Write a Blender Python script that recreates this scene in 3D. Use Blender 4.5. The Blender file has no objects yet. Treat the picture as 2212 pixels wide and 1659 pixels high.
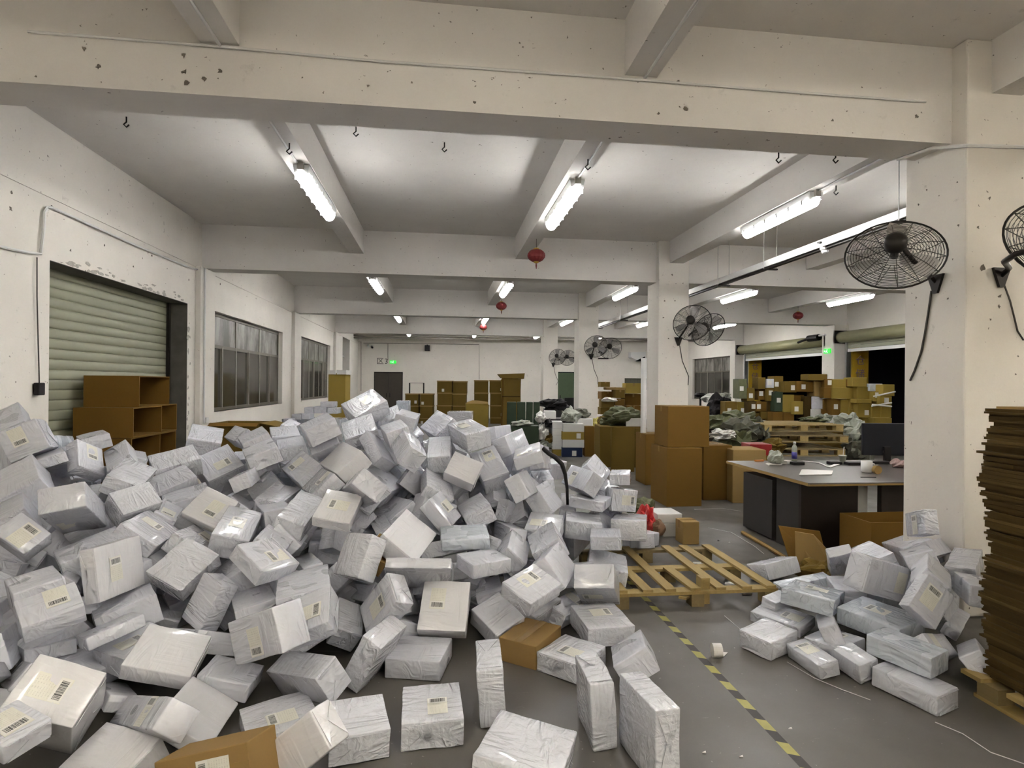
import bpy, bmesh, math, random
import numpy as np
from mathutils import Vector, Matrix, Quaternion
S = bpy.context.scene
C = S.collection
# ---------------------------------------------------------------- camera
F_PX, CAM_H, YAW, PITCH, ROLL = 1250.0, 1.68, 6.962, 0.004, 0.511
_y, _p, _r = (math.radians(a) for a in (YAW, PITCH, ROLL))
FW = Vector((math.sin(_y)*math.cos(_p), math.cos(_y)*math.cos(_p), math.sin(_p)))
_rt = Vector((math.cos(_y), -math.sin(_y), 0)); _up = _rt.cross(FW)
RT = _rt*math.cos(_r)+_up*math.sin(_r); UP = _up*math.cos(_r)-_rt*math.sin(_r)
CAM = Vector((0, 0, CAM_H))
cd = bpy.data.cameras.new('camera'); cam = bpy.data.objects.new('camera', cd); C.objects.link(cam)
cd.sensor_fit = 'HORIZONTAL'; cd.sensor_width = 36.0; cd.lens = 36.0*F_PX/2212.0; cd.clip_start = .05; cd.clip_end = 200
m3 = Matrix((RT, UP, -FW)).transposed()
cam.matrix_world = Matrix.Translation(CAM) @ m3.to_4x4()
S.camera = cam
# ---------------------------------------------------------------- world, exposure
w = bpy.data.worlds.new('night'); S.world = w; w.use_nodes = True
w.node_tree.nodes['Background'].inputs[0].default_value = (.012, .014, .02, 1)
w.node_tree.nodes['Background'].inputs[1].default_value = .25
S.view_settings.view_transform = 'Standard'; S.view_settings.look = 'None'
S.view_settings.gamma = 1.0; S.view_settings.use_curve_mapping = False
S.view_settings.exposure = 1.05
LAMP = 31.0
S.cycles.max_bounces = 6; S.cycles.diffuse_bounces = 4; S.cycles.glossy_bounces = 3; S.cycles.transparent_max_bounces = 6
S.cycles.caustics_reflective = False; S.cycles.caustics_refractive = False; S.cycles.adaptive_threshold = .03; S.cycles.use_light_tree = False
random.seed(7)
# ---------------------------------------------------------------- helpers
def ray(u, v): return FW+RT*((u-1106)/F_PX)-UP*((v-829.5)/F_PX)
def at_d(u, v, d): return CAM+ray(u, v)*d
def at_z(u, v, z=0.0): q = ray(u, v); return CAM+q*((z-CAM_H)/q.z)
def at_Y(u, v, Y): q = ray(u, v); return CAM+q*(Y/q.y)
def at_X(u, v, X): q = ray(u, v); return CAM+q*(X/q.x)
def proj(P):
    P = P-CAM; d = P.dot(FW); return (1106+F_PX*P.dot(RT)/d, 829.5-F_PX*P.dot(UP)/d)
class MB:
    def __init__(s): s.v = []; s.f = []; s.uv = {}
    def add(s, vs, fs):
        n = len(s.v); s.v += [tuple(x) for x in vs]; s.f += [tuple(i+n for i in f) for f in fs]; return s
    def box(s, a, b):
        x0, y0, z0 = (min(a[i], b[i]) for i in range(3)); x1, y1, z1 = (max(a[i], b[i]) for i in range(3))
        return s.add([(x0,y0,z0),(x1,y0,z0),(x1,y1,z0),(x0,y1,z0),(x0,y0,z1),(x1,y0,z1),(x1,y1,z1),(x0,y1,z1)],
                     [(3,2,1,0),(4,5,6,7),(0,1,5,4),(1,2,6,5),(2,3,7,6),(3,0,4,7)])
    def obox(s, c, size, m=None):
        n = len(s.v); h = [x/2 for x in size]; s.box((-h[0],-h[1],-h[2]), h)
        for i in range(n, len(s.v)):
            p = Vector(s.v[i]); p = (m @ p if m else p)+Vector(c); s.v[i] = tuple(p)
        return s
    def prism(s, pts, off):
        n = len(pts); off = Vector(off); a = [Vector(p) for p in pts]
        return s.add(a+[p+off for p in a], [tuple(range(n-1,-1,-1)), tuple(range(n,2*n))]+[(i,(i+1)%n,(i+1)%n+n,i+n) for i in range(n)])
    def tube(s, pts, r, n=8, closed=False):
        pts = [Vector(p) for p in pts]; k = len(pts); rs = r if isinstance(r, (list, tuple)) else [r]*k
        vs = []; prev = None
        for i, p in enumerate(pts):
            if closed: t = pts[(i+1) % k]-pts[i-1]
            else: t = pts[min(i+1, k-1)]-pts[max(i-1, 0)]
            t.normalize()
            if prev is None: a = t.orthogonal().normalized()
            else:
                a = prev-t*prev.dot(t)
                a = a.normalized() if a.length > 1e-6 else t.orthogonal().normalized()
            prev = a; b = t.cross(a)
            for j in range(n):
                g = 2*math.pi*j/n; vs.append(p+(a*math.cos(g)+b*math.sin(g))*rs[i])
        fs = []
        for i in range(k if closed else k-1):
            i2 = (i+1) % k
            for j in range(n): fs.append((i*n+j, i*n+(j+1) % n, i2*n+(j+1) % n, i2*n+j))
        if not closed: fs += [tuple(range(n-1,-1,-1)), tuple(range((k-1)*n, k*n))]
        return s.add(vs, fs)
    def lathe(s, prof, n=16, c=(0,0,0), m=None):
        vs = []; c = Vector(c)
        for r, z in prof:
            for j in range(n):
                g = 2*math.pi*j/n; p = Vector((r*math.cos(g), r*math.sin(g), z)); vs.append((m @ p if m else p)+c)
        k = len(prof); fs = [(i*n+j, i*n+(j+1) % n, (i+1)*n+(j+1) % n, (i+1)*n+j) for i in range(k-1) for j in range(n)]
        fs += [tuple(range(n-1,-1,-1)), tuple(range((k-1)*n, k*n))]
        return s.add(vs, fs)
    def mesh(s, name, mat, smooth=False):
        me = bpy.data.meshes.new(name); me.from_pydata(s.v, [], s.f); me.update()
        if mat is not None: me.materials.append(mat)
        if smooth: me.polygons.foreach_set('use_smooth', [True]*len(me.polygons))
        return me
    def build(s, name, mat, parent=None, smooth=False, loc=None):
        o = bpy.data.objects.new(name, s.mesh(name, mat, smooth)); C.objects.link(o)
        if parent is not None: o.parent = parent
        if loc is not None: o.location = loc
        return o
ONES = ['','first','second','third','fourth','fifth','sixth','seventh','eighth','ninth','tenth','eleventh','twelfth','thirteenth','fourteenth','fifteenth','sixteenth','seventeenth','eighteenth','nineteenth']
ORD = ONES[1:]
for _t, _o in (('twenty','twentieth'),('thirty','thirtieth'),('forty','fortieth'),('fifty','fiftieth'),('sixty','sixtieth'),('seventy','seventieth'),('eighty','eightieth'),('ninety','ninetieth')):
    ORD.append(_o); ORD += ['%s-%s' % (_t, ONES[k]) for k in range(1, 10)]
def text_part(ch, size, mat, parent, loc, rot, name='lettering'):
    cu = bpy.data.curves.new('tmp', 'FONT'); cu.body = ch; cu.size = size; cu.extrude = .004; cu.align_x = 'CENTER'
    t = bpy.data.objects.new('tmp', cu); C.objects.link(t); bpy.context.view_layer.update()
    me = bpy.data.meshes.new_from_object(t.evaluated_get(bpy.context.evaluated_depsgraph_get())); me.name = name
    me.materials.clear(); me.materials.append(mat); bpy.data.objects.remove(t); bpy.data.curves.remove(cu)
    o = bpy.data.objects.new(name, me); C.objects.link(o); o.parent = parent; o.location = loc; o.rotation_euler = rot; return o
def bevel(o, w=.004, seg=1):
    m = o.modifiers.new('bevel', 'BEVEL'); m.width = w; m.segments = seg; m.limit_method = 'ANGLE'; return o
def tag(o, label, cat, group=None, kind=None):
    o['label'] = label; o['category'] = cat
    if group: o['group'] = group
    if kind: o['kind'] = kind
    return o
def struct(o, label=None):
    o['kind'] = 'structure'
    if label: o['label'] = label
    return o
def empty(name, loc=(0,0,0)):
    o = bpy.data.objects.new(name, None); o.location = loc; o.empty_display_size = .05; C.objects.link(o); return o
def thing(name, loc, label, cat, group=None):
    return tag(empty(name, loc), label, cat, group)
def link_part(name, me, parent, loc=(0,0,0), q=None, sc=None):
    o = bpy.data.objects.new(name, me); C.objects.link(o); o.parent = parent; o.location = loc
    if q is not None: o.rotation_mode = 'QUATERNION'; o.rotation_quaternion = q
    if sc is not None: o.scale = sc
    return o
# ---------------------------------------------------------------- materials
def nodes(name):
    m = bpy.data.materials.new(name); m.use_nodes = True; nt = m.node_tree; b = nt.nodes['Principled BSDF']; return m, nt, b
def mix_col(nt, fac, a, b):
    n = nt.nodes.new('ShaderNodeMix'); n.data_type = 'RGBA'
    for sock, val in ((n.inputs[6], a), (n.inputs[7], b)):
        if isinstance(val, (tuple, list)): sock.default_value = (*val, 1) if len(val) == 3 else val
        else: nt.links.new(val, sock)
    nt.links.new(fac, n.inputs[0]); return n.outputs[2]
def coords(nt, scale=(1,1,1), kind='Object', rnd=False):
    t = nt.nodes.new('ShaderNodeTexCoord'); mp = nt.nodes.new('ShaderNodeMapping'); mp.inputs['Scale'].default_value = scale
    nt.links.new(t.outputs[kind], mp.inputs[0])
    if rnd:
        oi = nt.nodes.new('ShaderNodeObjectInfo'); ml = nt.nodes.new('ShaderNodeMath'); ml.operation = 'MULTIPLY'; ml.inputs[1].default_value = 37.0
        nt.links.new(oi.outputs['Random'], ml.inputs[0]); nt.links.new(ml.outputs[0], mp.inputs['Location'])
    return mp.outputs[0]
def noise(nt, vec, scale, detail=3, rough=.5, dist=0, typ=None):
    n = nt.nodes.new('ShaderNodeTexNoise'); n.inputs['Scale'].default_value = scale; n.inputs['Detail'].default_value = detail
    n.inputs['Roughness'].default_value = rough; n.inputs['Distortion'].default_value = dist
    if typ: n.noise_type = typ
    nt.links.new(vec, n.inputs['Vector']); return n.outputs[0]
def ramp(nt, fac, a, b, ca=(0,0,0,1), cb=(1,1,1,1)):
    r = nt.nodes.new('ShaderNodeValToRGB'); r.color_ramp.elements[0].position = a; r.color_ramp.elements[1].position = b
    r.color_ramp.elements[0].color = ca; r.color_ramp.elements[1].color = cb; nt.links.new(fac, r.inputs[0]); return r.outputs[0]
def bump(nt, b, h, strength=.3, dist=.01):
    n = nt.nodes.new('ShaderNodeBump'); n.inputs['Strength'].default_value = strength; n.inputs['Distance'].default_value = dist
    nt.links.new(h, n.inputs['Height']); nt.links.new(n.outputs[0], b.inputs['Normal'])
def flat(name, col, rough=.5, metal=0.0, emit=0.0, var=0.0, vs=8):
    m, nt, b = nodes(name); b.inputs['Base Color'].default_value = (*col, 1); b.inputs['Roughness'].default_value = rough; b.inputs['Metallic'].default_value = metal
    if emit: b.inputs['Emission Color'].default_value = (*col, 1); b.inputs['Emission Strength'].default_value = emit
    if max(col) < .07: b.inputs['Specular IOR Level'].default_value = .18
    if var:
        f = noise(nt, coords(nt), vs, 4)
        nt.links.new(mix_col(nt, f, tuple(c*(1-var) for c in col), tuple(min(1, c*(1+var)) for c in col)), b.inputs['Base Color'])
    return m
M = {}
def wall_mat(name, col, dirt=(.3,.28,.24)):
    m, nt, b = nodes(name); v = coords(nt)
    f1 = noise(nt, v, 1.3, 6, .6); base = mix_col(nt, ramp(nt, f1, .3, .75), tuple(c*.9 for c in col), col)
    f2 = noise(nt, v, 5.0, 8, .7); spots = ramp(nt, f2, .64, .78)
    base = mix_col(nt, spots, base, dirt)
    f3 = noise(nt, v, 22, 3, .6); sp2 = ramp(nt, f3, .70, .74)
    base = mix_col(nt, sp2, base, (.16,.14,.12))
    nt.links.new(base, b.inputs['Base Color']); b.inputs['Roughness'].default_value = .75
    bump(nt, b, noise(nt, v, 30, 5), .12, .01); return m
M['wall'] = wall_mat('wall_paint', (.77,.735,.675))
M['ceil'] = wall_mat('ceiling_paint', (.755,.73,.695), (.5,.48,.45))
def floor_mat():
    m, nt, b = nodes('grey_floor_paint'); v = coords(nt)
    f = noise(nt, v, .9, 6, .6); c = mix_col(nt, f, (.078,.074,.064), (.115,.109,.096))
    sc = noise(nt, coords(nt, (1,6,1)), 3.5, 8, .75, .6); c = mix_col(nt, ramp(nt, sc, .64, .72), c, (.20,.195,.18))
    sp = noise(nt, v, 40, 2); c = mix_col(nt, ramp(nt, sp, .72, .76), c, (.26,.25,.23))
    nt.links.new(c, b.inputs['Base Color'])
    nt.links.new(ramp(nt, noise(nt, v, 2.2, 5), .3, .8, (.34,.34,.34,1), (.6,.6,.6,1)), b.inputs['Roughness'])
    bump(nt, b, noise(nt, v, 14, 4), .05, .01); return m
M['floor'] = floor_mat()
def film_mat(name, a, bcol, rough, strength, ridged, aniso=(1,.2,.6), scale=8):
    m, nt, b = nodes(name); v = coords(nt, (1,1,1), rnd=True)
    c = mix_col(nt, noise(nt, v, 4, 1), a, bcol)
    oi = nt.nodes.new('ShaderNodeObjectInfo')
    c = mix_col(nt, ramp(nt, oi.outputs['Random'], 0, 1, (.0,.0,.0,1), (.55,.55,.55,1)), c, tuple(x*.86 for x in a))
    nt.links.new(c, b.inputs['Base Color'])
    nt.links.new(ramp(nt, noise(nt, v, 6, 1), .2, .8, (rough,)*3+(1,), (rough+.16,)*3+(1,)), b.inputs['Roughness'])
    b.inputs['Coat Weight'].default_value = .5; b.inputs['Coat Roughness'].default_value = rough*.4
    def mul(x, y):
        n = nt.nodes.new('ShaderNodeMath'); n.operation = 'MULTIPLY'; nt.links.new(x, n.inputs[0])
        if isinstance(y, float): n.inputs[1].default_value = y
        else: nt.links.new(y, n.inputs[1])
        return n.outputs[0]
    def addn(x, y):
        n = nt.nodes.new('ShaderNodeMath'); n.operation = 'ADD'; nt.links.new(x, n.inputs[0]); nt.links.new(y, n.inputs[1]); return n.outputs[0]
    # two families of creases, each fading in and out over the film
    def tent(x, k):                       # sharp crease where the noise crosses its middle value
        a_ = nt.nodes.new('ShaderNodeMath'); a_.operation = 'SUBTRACT'; a_.inputs[1].default_value = .5; nt.links.new(x, a_.inputs[0])
        b_ = nt.nodes.new('ShaderNodeMath'); b_.operation = 'ABSOLUTE'; nt.links.new(a_.outputs[0], b_.inputs[0])
        c_ = nt.nodes.new('ShaderNodeMath'); c_.operation = 'MULTIPLY_ADD'; c_.inputs[1].default_value = -k; c_.inputs[2].default_value = 1.0; c_.use_clamp = True; nt.links.new(b_.outputs[0], c_.inputs[0])
        return c_.outputs[0]
    msk = noise(nt, v, 4.0, 1)
    c1 = mul(tent(noise(nt, coords(nt, aniso, rnd=True), scale*1.7, 2, .45, 1.2), 7.0), ramp(nt, msk, .44, .62))
    c2 = mul(tent(noise(nt, coords(nt, (aniso[1], 1.1, .7), rnd=True), scale*1.5, 2, .45, 1.3), 7.0), ramp(nt, msk, .38, .56, (1,1,1,1), (0,0,0,1)))
    hh = addn(addn(mul(c1, .45), mul(c2, .45)), mul(noise(nt, v, 5.0, 2, .5, .6), 1.0))
    if ridged: hh = addn(hh, mul(noise(nt, v, 26, 2, .5, 1.5), .3))
    bump(nt, b, hh, strength, .02); return m
M['film_w'] = film_mat('grey_white_film', (.62,.635,.70), (.565,.58,.645), .24, .7, False)
M['film_g'] = film_mat('glossy_crinkled_film', (.66,.675,.735), (.60,.615,.67), .12, .8, True, (1,.22,.6), 8)
M['film_u'] = film_mat('bluish_film', (.53,.575,.64), (.46,.50,.56), .18, .7, False)
M['film_p'] = film_mat('smooth_white_film', (.70,.70,.735), (.66,.66,.69), .3, .26, False)
def card_mat(name, col, dark=.75):
    m, nt, b = nodes(name); v = coords(nt, (1,1,1), rnd=True)
    c = mix_col(nt, noise(nt, v, 3, 5), tuple(x*dark for x in col), col)
    c = mix_col(nt, ramp(nt, noise(nt, coords(nt, (1,1,14), rnd=True), 9, 3), .35, .7), c, tuple(x*.9 for x in col))
    nt.links.new(c, b.inputs['Base Color']); b.inputs['Roughness'].default_value = .75; b.inputs['Specular IOR Level'].default_value = .12
    bump(nt, b, noise(nt, coords(nt, (30,1,1)), 3, 2), .06, .004); return m
M['card'] = card_mat('brown_cardboard', (.165,.092,.020))
M['card_h'] = card_mat('light_brown_cardboard', (.27,.175,.068))
M['card_d'] = card_mat('olive_brown_cardboard', (.155,.104,.024))
M['card_l'] = card_mat('pale_cardboard', (.30,.205,.08))
M['card_y'] = card_mat('yellowish_cardboard', (.30,.22,.05))
M['card_s'] = card_mat('stacked_cardboard_edge', (.062,.040,.011), .5)
M['card_s2'] = card_mat('stacked_cardboard_pale', (.09,.06,.02), .6)
def wood_mat(name, a, b_):
    m, nt, b = nodes(name); f = noise(nt, coords(nt, (6,.5,6), rnd=True), 5, 5, .6, .4)
    nt.links.new(mix_col(nt, f, a, b_), b.inputs['Base Color']); b.inputs['Roughness'].default_value = .75; bump(nt, b, f, .2, .004); return m
M['wood'] = wood_mat('pale_pallet_wood', (.20,.14,.045), (.36,.265,.10))
M['wood_d'] = wood_mat('weathered_pallet_wood', (.13,.095,.04), (.24,.185,.085))
M['tape_seal'] = flat('clear_packing_tape', (.25,.165,.06), .25)
M['white_paper'] = flat('white_paper', (.66,.65,.62), .6, var=.06)
def label_mat(bc):
    m, nt, b = nodes('label_print_%d' % bc); t = nt.nodes.new('ShaderNodeTexCoord'); sp = nt.nodes.new('ShaderNodeSeparateXYZ'); nt.links.new(t.outputs['UV'], sp.inputs[0])
    def mth(op, x, y=None, z=None):
        n = nt.nodes.new('ShaderNodeMath'); n.operation = op
        for i, k in enumerate((x, y, z)):
            if k is None: continue
            if isinstance(k, (int, float)): n.inputs[i].default_value = k
            else: nt.links.new(k, n.inputs[i])
        return n.outputs[0]
    U, V = sp.outputs[0], sp.outputs[1]
    def rng(x, a, c): return mth('MULTIPLY', mth('GREATER_THAN', x, a), mth('LESS_THAN', x, c))
    body = mix_col(nt, noise(nt, t.outputs['UV'], 4, 3), (.66,.65,.575), (.74,.735,.68))
    ln = mth('GREATER_THAN', mth('FRACT', mth('MULTIPLY', V, 13.0)), .62)
    cut = mth('GREATER_THAN', noise(nt, coords(nt, (30,2,1), 'UV'), 1.0, 2), .52)
    txt = mth('MULTIPLY', mth('MULTIPLY', ln, cut), mth('MULTIPLY', rng(U, .08, .92), rng(V, .05, .62)))
    body = mix_col(nt, mth('MULTIPLY', txt, .35), body, (.3,.29,.27))
    if bc:
        body = mix_col(nt, mth('GREATER_THAN', V, -1.0), body, (.74,.735,.71))
        bars = mth('GREATER_THAN', noise(nt, coords(nt, (46,.01,1), 'UV'), 1.0, 1, .5), .47)
        bb = mth('MULTIPLY', bars, mth('MULTIPLY', rng(U, .1, .9), rng(V, .2, .85)))
        body = mix_col(nt, bb, body, (.035,.035,.035))
    nt.links.new(body, b.inputs['Base Color']); b.inputs['Roughness'].default_value = .3; b.inputs['Coat Weight'].default_value = .3; return m
M['label'] = [label_mat(0), label_mat(1)]
M['black'] = flat('matte_black', (.012,.011,.012), .45)
M['black_metal'] = flat('black_painted_metal', (.02,.018,.016), .4, .3)
M['blade'] = flat('pale_grey_blade', (.30,.29,.28), .35, .3)
M['wire'] = flat('dark_wire', (.05,.045,.04), .45, .4)
M['dark_panel'] = flat('dark_brown_laminate', (.022,.017,.015), .4, var=.15)
M['grey_panel'] = flat('dark_grey_laminate', (.035,.033,.032), .4, var=.1)
M['desk_top'] = flat('grey_desk_top', (.085,.075,.066), .3, var=.15)
M['white'] = flat('white_plastic', (.62,.62,.61), .4)
M['white_metal'] = flat('white_painted_metal', (.7,.7,.69), .4, var=.05)
M['galv'] = flat('galvanised_steel', (.45,.45,.44), .35, .8, var=.1)
M['alu'] = flat('aluminium_frame', (.30,.285,.25), .4, .5, var=.12)
M['shutter'] = flat('olive_cream_shutter', (.275,.28,.20), .5, .05, var=.07)
M['roller'] = flat('olive_roller_hood', (.27,.26,.14), .45, .1, var=.1)
M['red'] = flat('red_lantern_cloth', (.11,.004,.005), .7)
M['red_p'] = flat('red_plastic', (.22,.007,.01), .35)
M['gold'] = flat('gold_trim', (.5,.33,.06), .4, .4)
M['yellow'] = flat('yellow_tape', (.30,.28,.06), .45, var=.25, vs=20)
M['tape_k'] = flat('black_tape', (.045,.043,.04), .45, var=.25, vs=20)
M['yellow_board'] = flat('yellow_painted_post', (.40,.25,.015), .5, var=.1)
M['purple_ink'] = flat('violet_grey_lettering', (.16,.10,.13), .6)
M['green_door'] = flat('green_door_paint', (.045,.075,.032), .5, var=.15)
M['brown_door'] = flat('brown_steel_door', (.06,.052,.043), .45, var=.1)
M['green_bag'] = flat('woven_green_sack', (.10,.11,.05), .6, var=.4, vs=14)
M['grey_bag'] = flat('grey_green_sack', (.092,.093,.066), .55, var=.35, vs=14)
M['clear_bag'] = flat('crumpled_pale_film', (.30,.318,.265), .3, var=.35, vs=18)
M['navy'] = flat('navy_box_card', (.012,.022,.06), .45)
M['bin'] = flat('dark_green_bin', (.03,.047,.028), .45, var=.2)
M['exit'] = flat('lit_green_sign', (.01,.42,.03), .4, emit=.9)
M['exit_w'] = flat('lit_pale_figure', (.35,1,.42), .4, emit=1.3)
M['screen'] = flat('monitor_back', (.012,.014,.02), .35)
M['blue_bottle'] = flat('blue_bottle_label', (.03,.025,.20), .3)
M['painted_dark'] = flat('painted_darkness', (.003,.003,.0035), .9)  # near-black colour stands in for the dark inside openings
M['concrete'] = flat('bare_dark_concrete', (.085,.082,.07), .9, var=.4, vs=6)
M['frame_d'] = flat('bronze_window_frame', (.13,.118,.092), .45, .3, var=.12)
def glass_mat(smear):
    m, nt, b = nodes('window_glass_%d' % smear); v = coords(nt, (1,1.3,.45), rnd=True); c = (.045,.043,.035)
    if smear:
        f = noise(nt, v, 2.2, 6, .65); c = mix_col(nt, ramp(nt, f, .42, .62), (.06,.056,.045), (.30,.29,.26)); nt.links.new(c, b.inputs['Base Color'])
    else:
        nt.links.new(mix_col(nt, noise(nt, v, 1.2, 4), (.02,.02,.016), (.065,.06,.046)), b.inputs['Base Color'])
    b.inputs['Roughness'].default_value = .12 if not smear else .35; b.inputs['Alpha'].default_value = .93; return m
M['glass'] = [glass_mat(0), glass_mat(1)]
def emit_mat(name, col, k):
    m, nt, b = nodes(name); m.cycles.emission_sampling = 'FRONT'; b.inputs['Base Color'].default_value = (.9,.9,.9,1)
    b.inputs['Emission Color'].default_value = (*col, 1); b.inputs['Emission Strength'].default_value = k; return m
M['tube'] = emit_mat('lit_diffuser', (1.0,.98,.965), LAMP)
M['tube_w'] = emit_mat('lit_diffuser_warm', (1.0,.92,.79), LAMP*1.15)
# ================================================================ THE SETTING
ZB, ZL, ZC = 3.52, 3.85, 4.24            # underside of cross beams, long beams, slab
XL, XR, YF, YB = -3.9, 12.0, 27.9, -5.0
BY = [-2.1, 3.93, 9.97, 15.94, 21.9]     # front faces of the cross beams
TB = .336
LX = [(-1.55,-1.315), (1.256,1.49), (4.0,4.25), (6.68,6.92), (9.5,9.74)]
struct(MB().box((-5.5,-5.3,-.2), (16,YF+.3,0)).build('floor', M['floor']), 'grey painted concrete floor, scuffed')
struct(MB().box((-4.6,-5.3,ZC), (XR+.3,YF+.3,ZC+.2)).build('ceiling', M['ceil']), 'white painted concrete slab ceiling')
for i, y in enumerate(BY):
    struct(MB().box((XL-.2,y,ZB), (XR+.1,y+TB,ZC)).build('cross_beam', M['ceil']), 'white concrete beam crossing the hall')
    for (a, b) in LX:
        y1 = BY[i+1] if i+1 < len(BY) else YF
        struct(MB().box((a,y+TB,ZL), (b,y1,ZC)).build('long_beam', M['ceil']), 'white concrete beam running down the hall')
for (a, b) in LX:
    struct(MB().box((a,YB,ZL), (b,BY[0],ZC)).build('long_beam', M['ceil']), 'white concrete beam running down the hall')
for i, y in enumerate(BY):
    x0 = 3.80; c = MB().box((x0,y-.13,0), (x0+.56,y+.43,ZC)).build('column', M['wall']); struct(bevel(c, .012, 2), 'square white concrete column')
    if i == 4: c.location.x = .05
def wall_grid(name, axis, pos, thick, span, zt, holes, mat):
    # wall in the plane axis=pos with rectangular holes [(a0,a1,z0,z1)]
    mb = MB(); cuts = sorted(set([span[0], span[1]]+[h[0] for h in holes]+[h[1] for h in holes]))
    for a, b in zip(cuts[:-1], cuts[1:]):
        segs = [(0, zt)]
        for h in holes:
            if h[0] <= a+1e-6 and h[1] >= b-1e-6:
                ns = []
                for (z0, z1) in segs:
                    if h[2] > z0: ns.append((z0, min(z1, h[2])))
                    if h[3] < z1: ns.append((max(z0, h[3]), z1))
                segs = [s for s in ns if s[1]-s[0] > 1e-4]
        for z0, z1 in segs:
            if axis == 'X': mb.box((pos,a,z0), (pos+thick,b,z1))
            else: mb.box((a,pos,z0), (b,pos+thick,z1))
    return struct(mb.build(name, mat))
W1, W2 = (10.46,14.87,1.15,2.9), (16.8,21.05,1.16,2.97)
SHUT = (6.31,9.48,0,2.88)
wall_grid('wall_left', 'X', XL, -.32, (YB,YF), ZC, [SHUT, W1, W2, (23.6,25.4,0,3.55)], M['wall'])['label'] = 'stained white wall with roller shutter and windows'
DA, DB_, WR, DC = (16.45,21.5,0,3.0), (10.4,15.75,0,3.05), (22.5,26.6,1.05,2.95), (4.6,9.6,0,3.05)
wall_grid('wall_right', 'X', XR, .3, (YB,YF), ZC, [DA, DB_, WR], M['wall'])['label'] = 'white wall with two open loading doors'
GD = (5.68,6.56,0,2.3)
wall_grid('wall_far', 'Y', YF, .25, (XL-.3,XR+.3), ZC, [GD, (-3.16,-1.82,0,2.2), (9.05,10.25,1.45,2.02), (4.85,5.12,0,2.95)], M['wall'])['label'] = 'white end wall with doors'
struct(MB().box((XL-.3,YB,0), (XR+.3,YB-.2,ZC)).build('wall_back', M['wall']), 'white wall behind the viewer')
# pilasters on the left wall at the beams, plus flat wall beam
for y in BY[1:]:
    if y < 5: continue
    struct(bevel(MB().box((XL,y-.22,0), (XL+.09,y+.36,ZB)).build('wall_pilaster', M['wall']), .01, 2), 'white pilaster on the left wall')
struct(MB().box((XL-.05,YB,ZB-.02), (XL+.012,YF,ZC)).build('wall_beam', M['wall']), 'white edge beam along the left wall')
struct(MB().box((XR-.35,21.9,0), (XR,22.3,ZB)).build('wall_pilaster', M['wall']), 'white pilaster by the far loading door')
struct(MB().box((XR-.45,15.86,0), (XR,16.42,ZB)).build('wall_pilaster', M['wall']), 'white pilaster between the two loading doors')
# ---- roller shutter on the left: one slat at a time
sh = struct(empty('door_1', (XL-.3,(SHUT[0]+SHUT[1])/2,0)), 'closed olive roller shutter')
hp = .112; L = SHUT[1]-SHUT[0]; me = None
for k in range(26):
    if me is None:
        mb = MB(); prof = [(0,0),(.006,.004),(.013,.022),(.016,.056),(.014,.085),(.009,.103),(.0,.1115)]
        vs = []; n = len(prof)
        for yy in (-L/2-.05, L/2+.05):
            for (x, z) in prof: vs.append((x, yy, z))
            for (x, z) in prof: vs.append((x-.01, yy, z))
        fs = []
        for i in range(n-1):
            fs.append((i, i+1, i+1+2*n, i+2*n)); fs.append((n+i+1, n+i, n+i+2*n, n+i+1+2*n))
        mb.add(vs, fs); me = mb.mesh('slat', M['shutter'], True)
    link_part('slat', me, sh, (0,0,k*hp))
link_part('guide_rail', MB().box((.02,L/2-.06,0), (.06,L/2+.0,2.88)).mesh('guide_rail', M['black_metal']), sh)
link_part('guide_rail', MB().box((.02,-L/2,0), (.06,-L/2+.05,2.88)).mesh('guide_rail', M['black_metal']), sh)
struct(MB().box((XL-.34,SHUT[0]-.1,2.88), (XL-.62,SHUT[1]+.1,3.4)).build('trim_1', M['painted_dark']), 'dark shutter box above the recess')
struct(MB().box((XL-.36,SHUT[0]-.1,0), (XL-.4,SHUT[1]+.1,2.95)).build('trim_2', M['painted_dark']), 'dark backing of the shutter recess')
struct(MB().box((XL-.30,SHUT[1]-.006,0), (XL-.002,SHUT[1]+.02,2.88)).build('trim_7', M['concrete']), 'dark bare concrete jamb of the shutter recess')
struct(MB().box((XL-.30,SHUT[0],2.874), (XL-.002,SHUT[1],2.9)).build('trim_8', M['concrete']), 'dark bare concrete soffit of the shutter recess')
# near-black sheet painting the dark behind the left wall's tall opening
struct(MB().box((XL-.9,23.3,0), (XL-1.0,25.8,3.8)).build('trim_3', M['painted_dark']), 'near-black sheet painted as the dark beyond the tall opening')
struct(MB().box((XL-.32,23.6,2.75), (XL-.22,25.4,2.83)).build('trim_4', M['alu']), 'transom bar of the tall opening')
# broken plaster along shutter edge
random.seed(3); mb = MB()
for k in range(70):
    if k < 42: p = (XL+.004, 6.4+random.random()*3.0, 2.89+random.random()**2*.10)
    else: p = (XL+.004, 9.49+random.random()**2*.10, .3+random.random()*2.5)
    s = .015+random.random()*.05; a = random.random()*6; e = random.uniform(.4,1)
    mb.prism([(p[0]-.006,p[1]+s*(1 if k < 42 else .5)*math.cos(a+t)*random.uniform(.5,1.4),p[2]+s*e*(.5 if k < 42 else 1)*math.sin(a+t)*random.uniform(.6,1.3)) for t in (0,.9,1.7,2.6,3.5,4.4,5.4)], (.003+random.random()*.006,0,0))
o = mb.build('plaster_chips', flat('bare_broken_plaster', (.40,.38,.34), .9, var=.4, vs=25)); o['kind'] = 'stuff'; tag(o, 'broken plaster crumbling round the shutter opening', 'plaster')
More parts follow.
